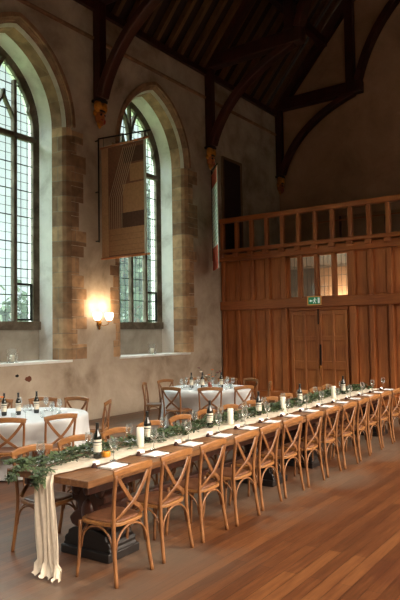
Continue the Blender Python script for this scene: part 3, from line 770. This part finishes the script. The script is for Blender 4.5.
ang = math.atan2(-0.67, -0.74)
b2 = empty('hanging_banner', (14.60, 9.72, 0), ang); tag(b2, 'narrow-looking aqua and rust banner seen almost edge-on beside the gallery', 'banner')
MB().lim(0.05, 1.0, -0.008, 0.008, 4.25, 5.95).build('cloth', MAT['b_aqua'], b2)
MB().lim(0.05, 1.0, -0.009, 0.009, 5.95, 6.35).build('top_band', MAT['b_red'], b2)
MB().lim(0.05, 1.0, -0.009, 0.009, 3.62, 4.25).build('bottom_band', MAT['b_red'], b2)
m = MB()
for i in range(14): m.sweep([(0.05, -0.0095, 4.28+i*0.12), (1.0, -0.0095, 4.34+i*0.12)], 0.02, 0.003)
m.build('stripes', MAT['b_teal'], b2)
MB().lim(1.0, 1.03, -0.012, 0.012, 3.60, 6.38).build('hem', MAT['b_aqua'], b2)
MB().sweep([(-0.24, 0, 6.35), (1.03, 0, 6.35)], 0.03, 0.03, round_=True).build('top_rod', MAT['varnish'], b2)
k2 = empty('iron_bracket', (14.60, 9.72, 0), ang); tag(k2, 'black iron wall bracket carrying the edge-on aqua banner', 'bracket')
MB().sweep([(0, 0, 3.9), (0, 0, 6.5)], 0.04, 0.04, round_=True).build('upright', MAT['iron'], k2)
MB().sweep([(0, 0, 6.5), (1.05, 0, 6.42)], 0.03, 0.03, round_=True).build('arm', MAT['iron'], k2)
for z in (4.0, 6.45): MB().sweep([(0, 0, z), (-0.16, 0.10, z)], 0.03, 0.03, round_=True).build('fixing', MAT['iron'], k2)
for x in (0.1, 0.95): MB().sweep([(x, 0, 6.47), (x, 0, 6.33)], 0.012, 0.012, round_=True).build('hook', MAT['iron'], k2)

# ------------------------------------------------------------------ candle jars on the ledges
def make_jar():
    e = empty('candle_jar')
    MB().lathe([(0.085, 0.0), (0.095, 0.01), (0.11, 0.13), (0.12, 0.27)], n=18, closed=False).build('glass_cylinder', MAT['jarglass'], e)
    MB().lathe([(0.11, 0.0), (0.12, 0.012), (0.05, 0.02)], n=18).build('glass_foot', MAT['jarglass'], e)
    MB().lathe([(0.046, 0.02), (0.047, 0.15), (0.04, 0.155)], n=14).build('candle', MAT['candle'], e)
    return e
j0 = make_jar()
tag(place(j0, False, (7.93, YL+0.18, SILL)), 'glass jar with a white candle on the ledge of the left-edge window', 'candle jar', 'candle jars on the window ledges')
tag(place(j0, True, (12.30, YL+0.20, SILL)), 'glass jar with a white candle on the ledge of the window behind the banner', 'candle jar', 'candle jars on the window ledges')

# ------------------------------------------------------------------ cross-back chair (faces +Y, back at -Y)
def curve(pts, n=8):
    """Catmull-Rom through pts"""
    P = [Vector(p) for p in pts]; P = [P[0]*2-P[1]] + P + [P[-1]*2-P[-2]]; out = []
    for i in range(1, len(P)-2):
        for k in range(n):
            t = k/n; a, b, c, d = P[i-1:i+3]
            out.append(0.5*((2*b) + (-a+c)*t + (2*a-5*b+4*c-d)*t*t + (-a+3*b-3*c+d)*t**3))
    out.append(P[-2]); return out
def make_chair():
    e = empty('cross_back_chair')
    for s in (1, -1):
        back = curve([(s*0.215, -0.225, 0), (s*0.200, -0.195, 0.22), (s*0.192, -0.180, 0.45), (s*0.200, -0.192, 0.63), (s*0.208, -0.222, 0.830)], 5)
        MB().sweep(back, 0.030, 0.034, up=(0, 1, 0), round_=True, n=8).build('back_leg', MAT['chair'], e)
        fl = curve([(s*0.208, 0.190, 0), (s*0.198, 0.172, 0.2), (s*0.192, 0.165, 0.44)], 4)
        MB().sweep(fl, 0.032, 0.032, up=(0, 1, 0), round_=True, n=8, taper=[0.8 + 0.2*i/8 for i in range(9)]).build('front_leg', MAT['chair'], e)
    # curved top rail
    pts = [(-0.232, -0.216, 0.836), (-0.16, -0.236, 0.849), (-0.08, -0.248, 0.857), (0, -0.252, 0.860), (0.08, -0.248, 0.857), (0.16, -0.236, 0.849), (0.232, -0.216, 0.836)]
    MB().sweep(curve(pts, 3), 0.026, 0.064, up=(0, 0, 1)).build('top_rail', MAT['chair_t'], e, bevel=0.011)
    # crossed bent slats
    for s in (1, -1):
        sl = curve([(s*0.190, -0.220, 0.815), (s*0.110, -0.222, 0.705), (s*0.008, -0.212 - 0.008*s, 0.600), (-s*0.09, -0.200, 0.530), (-s*0.160, -0.172, 0.470)], 5)
        MB().sweep(sl, 0.012, 0.036, up=(1, 0, 0.01)).build('cross_slat', MAT['chair'], e, bevel=0.004, seg=1)
    # seat
    def ring(hw0, hw1, d0, d1, n=28):
        out = []
        for i in range(n):
            a = 2*PI*i/n; c, s_ = math.cos(a), math.sin(a)
            x = math.copysign(abs(c)**0.55, c); y = math.copysign(abs(s_)**0.55, s_)
            t = (y+1)/2; out.append((x*(hw0*(1-t)+hw1*t), d0 + (d1-d0)*t))
        return out
    m = MB(); m.prism(ring(0.200, 0.215, -0.205, 0.200), 2, 0.425, 0.452); m.build('seat_frame', MAT['chair_t'], e, bevel=0.006, seg=2)
    r0 = ring(0.178, 0.192, -0.180, 0.176); n = len(r0); vs = []; fs = []
    for j, (k, z) in enumerate(((1, 0.452), (0.97, 0.462), (0.8, 0.466), (0.4, 0.460), (0.05, 0.456))):
        vs += [(x*k, 0.01 + (y-0.01)*k, z) for x, y in r0]
    for j in range(4): fs += [(j*n+i, j*n+(i+1) % n, (j+1)*n+(i+1) % n, (j+1)*n+i) for i in range(n)]
    fs.append(tuple(4*n+i for i in range(n))); fs.append(tuple(range(n-1, -1, -1)))
    m = MB(); m.add(vs, fs, True); m.build('seat', MAT['seat'], e)
    # bentwood arches under the seat
    def hoop(a, b, nm):
        a = Vector(a); b = Vector(b); mid = (a+b)/2; pts = []
        for i in range(15):
            t = i/14; k = math.sin(t*PI)**0.55
            p = a.lerp(b, t*t*(3-2*t)*0.45 + t*0.55); pts.append((p.x, p.y, 0.235 + (0.418-0.235)*k))
        MB().sweep(pts, 0.018, 0.018, round_=True, n=6, up=(a-b).cross(Vector((0, 0, 1)))).build(nm, MAT['chair'], e)
    hoop((-0.190, -0.195, 0), (0.190, -0.195, 0), 'back_hoop'); hoop((-0.190, 0.168, 0), (0.190, 0.168, 0), 'front_hoop')
    for s in (1, -1): hoop((s*0.196, -0.175, 0), (s*0.194, 0.155, 0), 'side_hoop')
    return e
chair0 = make_chair(); chair_used = False
def put_chair(x, y, rz, label, group):
    global chair_used
    o = place(chair0, chair_used, (x, y, 0), rz); chair_used = True
    tag(o, label, 'chair', group); return o
TH = 0.775                         # table height
DR = 0.016                         # slight drift of the long table from the wall direction
def ty(x): return DR*(x - 3.4)
rj = random.Random(5)
CX = [3.71 + 0.58*k for k in range(14)]
for k, x in enumerate(CX):
    put_chair(x, 3.465 + ty(x) + rj.uniform(-0.02, 0.02), rj.uniform(-0.05, 0.05), 'cross-back chair, %s from the near end, front row of the long table' % ORD[k], 'chairs along the front of the long table')
for k, x in enumerate(CX[:13]):
    put_chair(x + 0.09, 4.34 + ty(x) + rj.uniform(-0.02, 0.02), PI + rj.uniform(-0.05, 0.05), 'cross-back chair, %s from the near end, window side of the long table' % ORD[k], 'chairs on the window side of the long table')

# ------------------------------------------------------------------ long refectory tables
def make_table():
    e = empty('refectory_table'); Lt = 4.08; y0, y1 = 3.45, 4.40
    m = MB()
    for i in range(5):
        a = y0 + (y1-y0)*i/5; b = y0 + (y1-y0)*(i+1)/5
        m.lim(0, Lt, a + 0.001, b - 0.001, TH-0.055, TH)
    m.build('table_top', MAT['table'], e, bevel=0.004, seg=1)
    MB().lim(0.10, Lt-0.10, 3.55, 3.59, TH-0.14, TH-0.055).build('apron', MAT['trestle'], e, bevel=0.005, seg=1)
    MB().lim(0.10, Lt-0.10, 4.26, 4.30, TH-0.14, TH-0.055).build('apron', MAT['trestle'], e, bevel=0.005, seg=1)
    for x in (0.60, Lt-0.55):
        cy = 3.90
        m = MB()        # carved slab with scrolled outline
        half = [(0.10, 0.22), (0.20, 0.24), (0.23, 0.30), (0.18, 0.35), (0.12, 0.38), (0.13, 0.43), (0.19, 0.46), (0.20, 0.52), (0.15, 0.56), (0.17, 0.60), (0.30, 0.64), (0.33, 0.72)]
        poly = [(cy+a, z) for a, z in half] + [(cy-a, z) for a, z in reversed(half)]
        m.prism(poly, 0, x-0.15, x+0.15); m.build('carved_slab', MAT['trestle'], e, bevel=0.015)
        for s in (1, -1):
            for yy in (-0.14, 0.0, 0.14): MB().ball((x+s*0.15, cy+yy, 0.56), 0.05, (0.6, 1, 1.2)).build('carved_boss', MAT['trestle'], e)
            MB().ball((x+s*0.15, cy, 0.37), 0.07, (0.5, 1, 1.6)).build('carved_boss', MAT['trestle'], e)
        hf = [(0.275, 0), (0.275, 0.085), (0.262, 0.10), (0.268, 0.125), (0.25, 0.15), (0.225, 0.165), (0.215, 0.20), (0.17, 0.225), (0.10, 0.235)]
        m = MB(); m.prism([(cy+a, z) for a, z in hf] + [(cy-a, z) for a, z in reversed(hf)], 0, x-0.17, x+0.17)
        m.lim(x-0.20, x+0.20, cy-0.282, cy+0.282, 0, 0.075)
        m.build('stepped_foot', MAT['foot'], e, bevel=0.012)
    MB().lim(0.62, Lt-0.65, 3.88, 3.97, 0.26, 0.38).build('stretcher', MAT['trestle'], e, bevel=0.01)
    return e
tb = make_table()
for i, (x, lab) in enumerate(((3.42, 'near dark-trestled plank table of the long row, gauze hanging off its end'), (7.52, 'farther dark-trestled plank table of the long row, running out of frame'))):
    o = place(tb, i > 0, (x, ty(x), 0), math.atan(DR)); o.location.x += 3.45*math.sin(math.atan(DR)); tag(o, lab, 'table', 'plank tables of the long row')
# gauze runner: along the table, over the end, down to the floor
def gauze():
    m = MB(); rows = []
    path = []
    x = 11.5
    while x > 3.45: path.append((x, TH + 0.006)); x -= 0.12
    path += [(3.41, TH+0.006), (3.395, TH-0.01)]
    z = TH - 0.05
    while z > 0.05: path.append((3.385 - 0.02*(1 - z/TH), z)); z -= 0.05
    path += [(3.355, 0.02), (3.33, 0.012)]
    nU = 34
    for (x, z) in path:
        row = []
        drop = z < TH - 0.005
        cyy = 3.96 + ty(x) - (0.06 + 0.10*(1 - z/TH) if drop else 0)
        wv = 0.125 if drop else 0.165 + 0.015*math.sin(x*5)
        if z < 0.12: wv = 0.155
        for i in range(nU+1):
            u = i/nU*2-1; y = cyy + u*wv + 0.012*math.sin(x*7 + u*3) + (0.008*math.sin(z*9+u*5) if drop else 0)
            if drop:
                d = 0.010*math.sin(u*13 + z*2) + 0.006*math.sin(u*29+1.3 + z*3)
                if z < 0.12: d = d*1.5 - 0.02*math.sin(u*7)
                row.append((x - 0.02 + d, y, z + (0.012*(1+math.sin(u*21)) if z < 0.1 else 0)))
            else: row.append((x, y, z + 0.004*max(0, math.sin(u*14 + x*6)) + 0.003*math.sin(x*23+u*9) + 0.003))
        rows.append(row)
    vs = [p for r in rows for p in r]; n = nU+1
    fs = [(j*n+i, j*n+i+1, (j+1)*n+i+1, (j+1)*n+i) for j in range(len(rows)-1) for i in range(nU)]
    m.add(vs, fs, True)
    o = m.build('gauze_runner', MAT['gauze']); return o
tag(gauze(), 'cream cheesecloth runner along the long table, falling from its near end to the floor', 'table runner')
# eucalyptus garland
def garland():
    e = empty('leaf_garland', (3.4, 4.02, TH)); r = random.Random(21)
    tag(e, 'green eucalyptus garland lying along the middle of the long table', 'garland')
    st = MB(); lf = MB(); ox, oy, oz = 3.4, 4.02, TH
    def cy(x): return 4.05 + 0.09*min(1, max(0, (x-3.6)/0.5)) + ty(x) + 0.04*math.sin(x*2.1) - oy
    for q in range(5):
        pts = []; x = 3.42
        while x < 11.4:
            pts.append((x-ox, cy(x) + 0.05*math.sin(x*3+q*1.7), 0.028 + 0.015*math.sin(x*4+q))); x += 0.2
        st.sweep(pts, 0.006, 0.006, round_=True, n=5)
    def leaf(p, d, L_, W_):
        d = d.normalized(); s = d.cross(Vector((0, 0, 1)))
        if s.length < 0.01: s = Vector((1, 0, 0))
        s.normalize(); s = (s + Vector((0, 0, r.uniform(-0.7, 0.7)))).normalized(); nrm = s.cross(d)
        a, b, c = p, p + d*L_*0.5 + nrm*0.15*L_, p + d*L_
        lf.add([a, a + d*L_*0.22 + s*W_*0.38, b + s*W_*0.5, c - d*L_*0.15 + s*W_*0.22, c, c - d*L_*0.15 - s*W_*0.22, b - s*W_*0.5, a + d*L_*0.22 - s*W_*0.38, b], [(0, 1, 8, 7), (1, 2, 8), (2, 3, 8), (3, 4, 8), (4, 5, 8), (5, 6, 8), (6, 7, 8)], True)
    x = 3.40
    while x < 11.4:
        dens = 12
        full = 0.55 + 0.45*math.sin(x*2.7)**2
        for _ in range(int(dens*full)+2):
            a = r.uniform(0, 2*PI); sp = 0.11*abs(r.gauss(0, 0.8)); sp = min(sp, 0.16)
            p = Vector((x-ox + r.uniform(-0.03, 0.03), cy(x) + sp*math.copysign(1, math.sin(a)), 0.025 + r.uniform(0, 0.085)*max(0.1, 1 - sp/0.22)))
            d = Vector((r.uniform(-1, 1), math.copysign(0.8, math.sin(a)) + r.uniform(-0.4, 0.4), r.uniform(-0.12, 0.6)))
            leaf(p, d, r.uniform(0.04, 0.075), r.uniform(0.022, 0.036))
        x += 0.03
    # sprays spilling over the near end
    for q in range(9):
        y0 = r.uniform(-0.20, 0.16); L_ = r.uniform(0.04, 0.16); side = r.uniform(-0.5, 0.7)
        pts = [Vector((0.06, y0, 0.04)), Vector((-0.04, y0 + side*0.10, 0.05)), Vector((-0.09, y0 + side*0.2, 0.0)), Vector((-0.11, y0 + side*0.26, -L_*0.55))]
        cp = curve(pts, 5); st.sweep(cp, 0.004, 0.004, round_=True, n=4)
        for i, p in enumerate(cp[2:]):
            for s in (1, -1): leaf(Vector(p), Vector((r.uniform(-0.5, 0.2), s*0.8, r.uniform(-0.8, 0.2))), r.uniform(0.035, 0.06), r.uniform(0.018, 0.026))
    # a spray running toward the far corner of the near end
    for q in range(9):
        a0 = Vector((r.uniform(0.0, 0.25), 0.12, 0.03)); b0 = a0 + Vector((r.uniform(-0.10, 0.05), r.uniform(0.08, 0.26), r.uniform(0.0, 0.04)))
        cp = curve([a0, (a0+b0)/2 + Vector((0, 0, 0.03)), b0], 5); st.sweep(cp, 0.004, 0.004, round_=True, n=4)
        for p in cp[1:]:
            for s in (1, -1): leaf(Vector(p), Vector((s*0.8, r.uniform(0, 0.6), r.uniform(-0.3, 0.5))), r.uniform(0.035, 0.06), r.uniform(0.018, 0.026))
    st.build('stems', MAT['stem'], e); lf.build('leaves', MAT['leaf'], e)['kind'] = 'stuff'
garland()

# ------------------------------------------------------------------ table ware prototypes
def make_bottle():
    e = empty('wine_bottle')
    MB().lathe([(0.030, 0.0), (0.037, 0.006), (0.0375, 0.02), (0.0375, 0.185), (0.034, 0.205), (0.022, 0.225), (0.0155, 0.245), (0.0145, 0.26)], n=20).build('body', MAT['bottle'], e)
    MB().lathe([(0.0146, 0.255), (0.015, 0.26), (0.0148, 0.302), (0.0165, 0.303), (0.0165, 0.312), (0.0145, 0.314)], n=16).build('capsule', MAT['foil'], e)
    lb = MB().lathe([(0.0379, 0.058), (0.0379, 0.168)], n=20, closed=False).build('paper_label', MAT['label'], e)
    m = MB(); m.lathe([(0.0381, 0.138), (0.0381, 0.150)], n=20, closed=False); m.lathe([(0.0381, 0.118), (0.0381, 0.122)], n=20, closed=False); m.build('print', MAT['ink'], lb)
    return e
def make_wine_glass():
    e = empty('wine_glass')
    MB().lathe([(0.034, 0.0), (0.033, 0.003), (0.006, 0.008), (0.0045, 0.02), (0.0045, 0.085), (0.010, 0.093)], n=14).build('stem', MAT['glass'], e)
    MB().lathe([(0.008, 0.092), (0.026, 0.105), (0.037, 0.130), (0.038, 0.155), (0.031, 0.200)], n=16, closed=False).build('bowl', MAT['glass'], e)
    return e
def make_tumbler():
    e = empty('tumbler')
    MB().lathe([(0.030, 0.003), (0.036, 0.012), (0.038, 0.09)], n=16, closed=False).build('wall', MAT['glass'], e)
    MB().lathe([(0.029, 0.0), (0.031, 0.012)], n=16).build('thick_base', MAT['glass'], e)
    return e
def make_candle():
    e = empty('pillar_candle')
    MB().lathe([(0.034, 0.0), (0.036, 0.004), (0.036, 0.186), (0.030, 0.190), (0.008, 0.186)], n=20).build('wax', MAT['candle'], e)
    MB().lathe([(0.0015, 0.186), (0.0012, 0.200)], n=6).build('wick', MAT['black'], e)
    return e
def make_napkin():
    m = MB(); nx, ny = 10, 8; vs = []
    for j in range(ny+1):
        for i in range(nx+1):
            u, v = i/nx, j/ny
            vs.append(((u-0.5)*0.20 + 0.004*math.sin(v*7), (v-0.5)*0.155 + 0.003*math.sin(u*9), 0.008 + 0.004*math.sin(u*6)*math.sin(v*5)))
    k = len(vs); n = nx+1
    fs = [(j*n+i, j*n+i+1, (j+1)*n+i+1, (j+1)*n+i) for j in range(ny) for i in range(nx)]
    vs += [(x, y, 0.0) for x, y, z in vs]
    fs += [(k+j*n+i, k+(j+1)*n+i, k+(j+1)*n+i+1, k+j*n+i+1) for j in range(ny) for i in range(nx)]
    bd = [i for i in range(n)] + [j*n+nx for j in range(1, ny+1)] + [ny*n+i for i in range(nx-1, -1, -1)] + [j*n for j in range(ny-1, 0, -1)]
    for a, b in zip(bd, bd[1:]+bd[:1]): fs.append((a, k+a, k+b, b))
    m.add(vs, fs, False); return m.build('napkin', MAT['napkin'])
def make_fork():
    m = MB(); m.prism([(-0.004, -0.09), (0.004, -0.09), (0.003, 0.02), (0.011, 0.045), (0.011, 0.095), (0.007, 0.095), (0.006, 0.06), (0.002, 0.06), (0.002, 0.095), (-0.002, 0.095), (-0.002, 0.06), (-0.006, 0.06), (-0.007, 0.095), (-0.011, 0.095), (-0.011, 0.045), (-0.003, 0.02)], 2, 0.0, 0.004)
    return m.build('fork', MAT['steel'])
def make_knife():
    m = MB(); m.prism([(-0.006, -0.11), (0.006, -0.11), (0.005, 0.0), (0.010, 0.01), (0.009, 0.09), (0.0, 0.115), (-0.005, 0.11), (-0.005, 0.0)], 2, 0.0, 0.004)
    return m.build('knife', MAT['steel'])
def make_place_card():
    e = empty('place_card')
    m = MB(); rr = random.Random(2)
    for j in range(5):
        z = 0.006 + j*0.007; rad = 0.018*(1 - j/6.0)
        for i in range(8):
            a = 2*PI*(i + 0.5*(j % 2))/8
            m.ball((rad*math.cos(a), rad*math.sin(a), z), 0.009, (1, 1, 0.6), 6, 4)
    m.lathe([(0.014, 0), (0.016, 0.01), (0.006, 0.04)], n=10)
    m.build('pine_cone', MAT['cone'], e)
    m = MB(); m.box((0.025, 0.0, 0.035), (0.07, 0.002, 0.036), Matrix.Rotation(-0.5, 3, 'X')); m.build('card', MAT['card'], e)
    return e
P = {'bottle': make_bottle(), 'wine': make_wine_glass(), 'tumbler': make_tumbler(), 'candle': make_candle(), 'napkin': make_napkin(), 'fork': make_fork(), 'knife': make_knife(), 'card': make_place_card()}
used = set()
def put(kind, x, y, z, rz, label, cat, group):
    o = place(P[kind], kind in used, (x, y, z), rz); used.add(kind)
    tag(o, label, cat, group); return o
Z = TH + 0.001
rr = random.Random(9)
for k in range(14):
    x = 3.93 + 0.58*k; yy = ty(x)
    w_ = ORD[k]
    # front places
    put('napkin', x, 3.66 + yy, Z, rr.uniform(-0.12, 0.12), 'white napkin at the %s place from the near end, long table front side' % w_, 'napkin', 'napkins on the long table')
    put('fork', x - 0.135, 3.63 + yy, Z, rr.uniform(-0.1, 0.1), 'steel fork at the %s place from the near end, long table front side' % w_, 'fork', 'forks on the long table')
    put('knife', x + 0.130, 3.63 + yy, Z, rr.uniform(-0.1, 0.1), 'steel knife at the %s place from the near end, long table front side' % w_, 'knife', 'knives on the long table')
    put('card', x - 0.13, 3.755 + yy, Z, rr.uniform(-0.4, 0.1), 'white card on dark cone, %s front place from the long table near end' % w_, 'place card', 'place cards on the long table')
    put('wine', x + 0.14, 3.795 + yy + rr.uniform(-0.01, 0.02), Z + 0.009, 0, 'stemmed wine glass at the %s place from the near end, long table front side' % w_, 'wine glass', 'wine glasses on the long table')
    if k < 13:
        xf = x - 0.14
        put('napkin', xf, 4.28 + yy, Z, rr.uniform(-0.12, 0.12), 'white napkin at the %s place from the near end, long table window side' % w_, 'napkin', 'napkins on the long table')
        put('wine', xf - 0.16, 4.22 + yy + rr.uniform(-0.01, 0.01), Z, 0, 'stemmed wine glass at the %s place from the near end, long table window side' % w_, 'wine glass', 'wine glasses on the long table')
        if k % 2 == 1: put('tumbler', xf + 0.16, 4.24 + yy, Z, 0, 'clear tumbler at the %s place from the near end, long table window side' % w_, 'tumbler', 'tumblers on the long table')
for i, (x, y) in enumerate(((4.06, 3.98), (4.90, 4.10), (6.02, 4.09), (7.20, 4.11), (8.50, 4.14), (10.26, 4.17))):
    put('bottle', x, y, Z+0.012, rr.uniform(0, 6), 'dark wine bottle with cream label, %s from the near end of the long table' % ORD[i], 'bottle', 'wine bottles on the long table')
for i, (x, y) in enumerate(((4.66, 3.99), (6.34, 4.01), (7.76, 4.04), (9.6, 4.07))):
    put('candle', x, y, Z+0.014, 0, 'ivory pillar candle, %s from the near end of the long table' % ORD[i], 'candle', 'pillar candles on the long table')
for i, (x, y) in enumerate(((4.98, 3.99), (6.62, 4.02), (8.3, 4.05))):
    put('tumbler', x, y, Z+0.014, 0, 'clear tumbler in the greenery, %s along the middle of the long table' % ORD[i], 'tumbler', 'tumblers on the long table')
gd = empty('tealight_holder', (4.14, 3.95, Z+0.012)); tag(gd, 'small amber yellow tealight holder beside the nearest wine bottle', 'tealight holder')
MB().lathe([(0.030, 0), (0.038, 0.008), (0.040, 0.036), (0.033, 0.055), (0.024, 0.054)], n=16).build('pot', MAT['gourd'], gd)
MB().lathe([(0.023, 0.0535), (0.022, 0.057), (0.002, 0.057)], n=14).build('tealight', MAT['black'], gd)

# ------------------------------------------------------------------ round tables
def round_cloth(seed, chairs, R=0.915):
    r = random.Random(seed); m = MB(); n = 144; rings = []
    f = [(r.randint(14, 19), r.uniform(0, 6)), (r.randint(24, 31), r.uniform(0, 6))]
    def wv(a): return 0.6*math.sin(f[0][0]*a + f[0][1]) + 0.4*math.sin(f[1][0]*a + f[1][1])
    for q in (0.02, 0.5, 0.9, 0.985): rings.append([(R*q*math.cos(2*PI*i/n), R*q*math.sin(2*PI*i/n), TH-0.01) for i in range(n)])
    for t in (0.02, 0.06, 0.15, 0.3, 0.5, 0.75, 1.0):
        rr_ = []
        for i in range(n):
            a = 2*PI*i/n; rad = R + 0.004 + 0.02*t + 0.045*min(1, t*1.6)*wv(a)*t**0.3
            for (ca, cr) in chairs:
                dl = abs((a - math.radians(ca) + PI) % (2*PI) - PI)*R; lim_ = cr - 0.035
                if dl < 0.36 and rad > lim_ and t > 0.2:
                    k = min(1, max(0, (0.36-dl)/0.11)); k = k*k*(3-2*k)*min(1, (t-0.2)/0.13); rad = rad*(1-k) + lim_*k
            rr_.append((rad*math.cos(a), rad*math.sin(a), TH-0.012 - t*(TH-0.03)))
        rings.append(rr_)
    vs = [p for q in rings for p in q]
    fs = [(j*n+i, j*n+(i+1) % n, (j+1)*n+(i+1) % n, (j+1)*n+i) for j in range(len(rings)-1) for i in range(n)]
    fs.append(tuple(range(n)))
    m.add(vs, fs, True); return m
def make_round_table():
    e = empty('round_table')
    MB().lathe([(0.90, TH-0.045), (0.905, TH-0.02), (0.90, TH-0.014)], n=40, smooth=False).build('table_top', MAT['table'], e)
    for i in range(4):
        a = PI/4 + i*PI/2; MB().lathe([(0.018, 0), (0.02, 0.02), (0.02, TH-0.045)], (0.55*math.cos(a), 0.55*math.sin(a), 0), 8).build('leg', MAT['iron'], e)
    return e
rt = make_round_table()
TABLES = (((5.80, 7.15), 'near', 'nearer round table at the left edge', [(255, 1.06), (222, 1.08), (12, 1.24), (344, 1.26), (36, 1.14), (68, 1.14)], [0, 45, 90, 180, 225, 270, 315, 135]),
          ((10.40, 7.12), 'far', 'farther round table before the screen', [(180, 1.10), (217, 1.06), (250, 1.08), (300, 1.16), (345, 1.14), (13, 1.14), (45, 1.14), (80, 1.16), (120, 1.18)], [180, 215, 250, 290, 330, 10, 45, 80, 120]))
CH_DESC = {'near': ['back to the long table, right of the cut-off one', 'cut off by the left picture edge', 'on the far side, its rail right of the bottles', 'turned sideways at the right of the table', 'on the far side behind the bottles', 'on the far side at the left picture edge'],
           'far': ['leftmost in front, back turned', 'middle of the front, back turned', 'right in front, back turned', 'turned sideways at the right end', 'right one on the far side', 'second from the right on the far side', 'second from the left on the far side', 'leftmost on the far side', 'turned sideways at the left end']}
for ti, ((cx, cy), key, nm, chairs, setts) in enumerate(TABLES):
    tag(place(rt, ti > 0, (cx, cy, 0)), 'round folding table under white linen, ' + nm, 'table', 'round tables')
    c = round_cloth(4 + ti, [(a, max(0.66, (r_+0.06) - 0.22 + 0.04 - 0.205)) for a, r_ in chairs]).build('tablecloth', MAT['cloth']); c.location = (cx, cy, 0)
    tag(c, 'white linen cloth draped to the floor over the ' + nm, 'tablecloth', 'white round tablecloths')
    for (a, r_), dsc in zip(chairs, CH_DESC[key]):
        t = math.radians(a); rc = r_ + 0.06 - 0.22 + 0.04; tw = 0
        if a == 344: tw = math.radians(32) - (t + PI/2)
        put_chair(cx + rc*math.cos(t), cy + rc*math.sin(t), t + PI/2 + tw, 'cross-back chair, %s round table, %s' % (key + 'er' if key == 'near' else 'farther', dsc), 'chairs round the %s round table' % ('nearer' if key == 'near' else 'farther'))
    # ware
    for q, a in enumerate(setts):
        t = math.radians(a)
        w_ = ORD[q]
        gl = 'at the %s place clockwise round the %s round table' % (w_, 'nearer' if key == 'near' else 'farther')
        put('napkin', cx + 0.70*math.cos(t), cy + 0.70*math.sin(t), TH-0.009, t + PI/2, 'white napkin ' + gl, 'napkin', 'napkins on the round tables')
        put('wine', cx + 0.52*math.cos(t+0.18), cy + 0.52*math.sin(t+0.18), TH-0.009, 0, 'stemmed wine glass ' + gl, 'wine glass', 'wine glasses on the round tables')
        put('tumbler', cx + 0.50*math.cos(t-0.12), cy + 0.50*math.sin(t-0.12), TH-0.009, 0, 'clear tumbler ' + gl, 'tumbler', 'tumblers on the round tables')
BT = {'near': [((5.62, 7.32), 'left'), ((5.77, 7.20), 'middle'), ((6.03, 7.12), 'right')], 'far': [((10.25, 7.40), 'left'), ((10.38, 7.22), 'middle'), ((10.62, 6.92), 'right')]}
for key in ('near', 'far'):
    for (x, y), d_ in BT[key]:
        put('bottle', x, y, TH-0.009, rr.uniform(0, 6), 'dark wine bottle, %s of three on the %s round table' % (d_, 'nearer' if key == 'near' else 'farther'), 'bottle', 'wine bottles on the round tables')
# flower vases
def vase(x, y, spec, label, tall=0.0):
    e = empty('flower_vase', (x, y, TH-0.009)); tag(e, label, 'vase')
    MB().lathe([(0.03, 0), (0.042, 0.02), (0.045, 0.06), (0.032, 0.10), (0.036, 0.115)], n=16).build('vase_body', MAT['terracotta'], e)
    r = random.Random(3); st = MB(); lv = MB()
    for (dx, dy, h, mt) in spec:
        st.sweep(curve([(0, 0, 0.08), (dx*0.4, dy*0.4, 0.08+(h-0.08)*0.5), (dx, dy, h)], 4), 0.005, 0.005, round_=True, n=5)
        m = MB(); m.ball((dx, dy, h), 0.016, (1, 1, 0.7), 8, 6)
        for i in range(9):
            a = 2*PI*i/9; m.ball((dx+0.020*math.cos(a), dy+0.020*math.sin(a), h+0.004), 0.012, (1, 1, 0.5), 6, 4)
        m.build('flower', MAT[mt], e)
        for i in range(6):
            t = r.uniform(0.2, 0.85); p = Vector((dx*t, dy*t, 0.08+(h-0.08)*t)); d = Vector((r.uniform(-1, 1), r.uniform(-1, 1), r.uniform(0, 1))).normalized(); s = d.cross(Vector((0, 0, 1))).normalized()
            lv.add([p, p+d*0.02+s*0.008, p+d*0.045, p+d*0.02-s*0.008], [(0, 1, 2, 3)])
    st.build('stems', MAT['stem'], e); lv.build('leaves', MAT['leaf'], e)
vase(10.50, 7.12, [(0.0, 0.02, 0.26, 'orange'), (0.05, -0.03, 0.36, 'orange'), (-0.08, 0.16, 0.32, 'petal'), (0.10, -0.12, 0.30, 'maroon'), (-0.10, 0.20, 0.40, 'maroon'), (0.08, -0.2, 0.33, 'maroon'), (-0.02, 0.08, 0.24, 'petal'), (0.02, -0.06, 0.22, 'orange')], 'rust vase of orange and maroon flowers on the farther round table')
vase(5.50, 7.42, [(0.0, 0.02, 0.28, 'petal'), (0.05, -0.05, 0.30, 'petal'), (-0.03, 0.06, 0.25, 'petal'), (0.1, -0.08, 0.26, 'orange')], 'vase of cream flowers on the nearer round table')

bpy.context.view_layer.update()
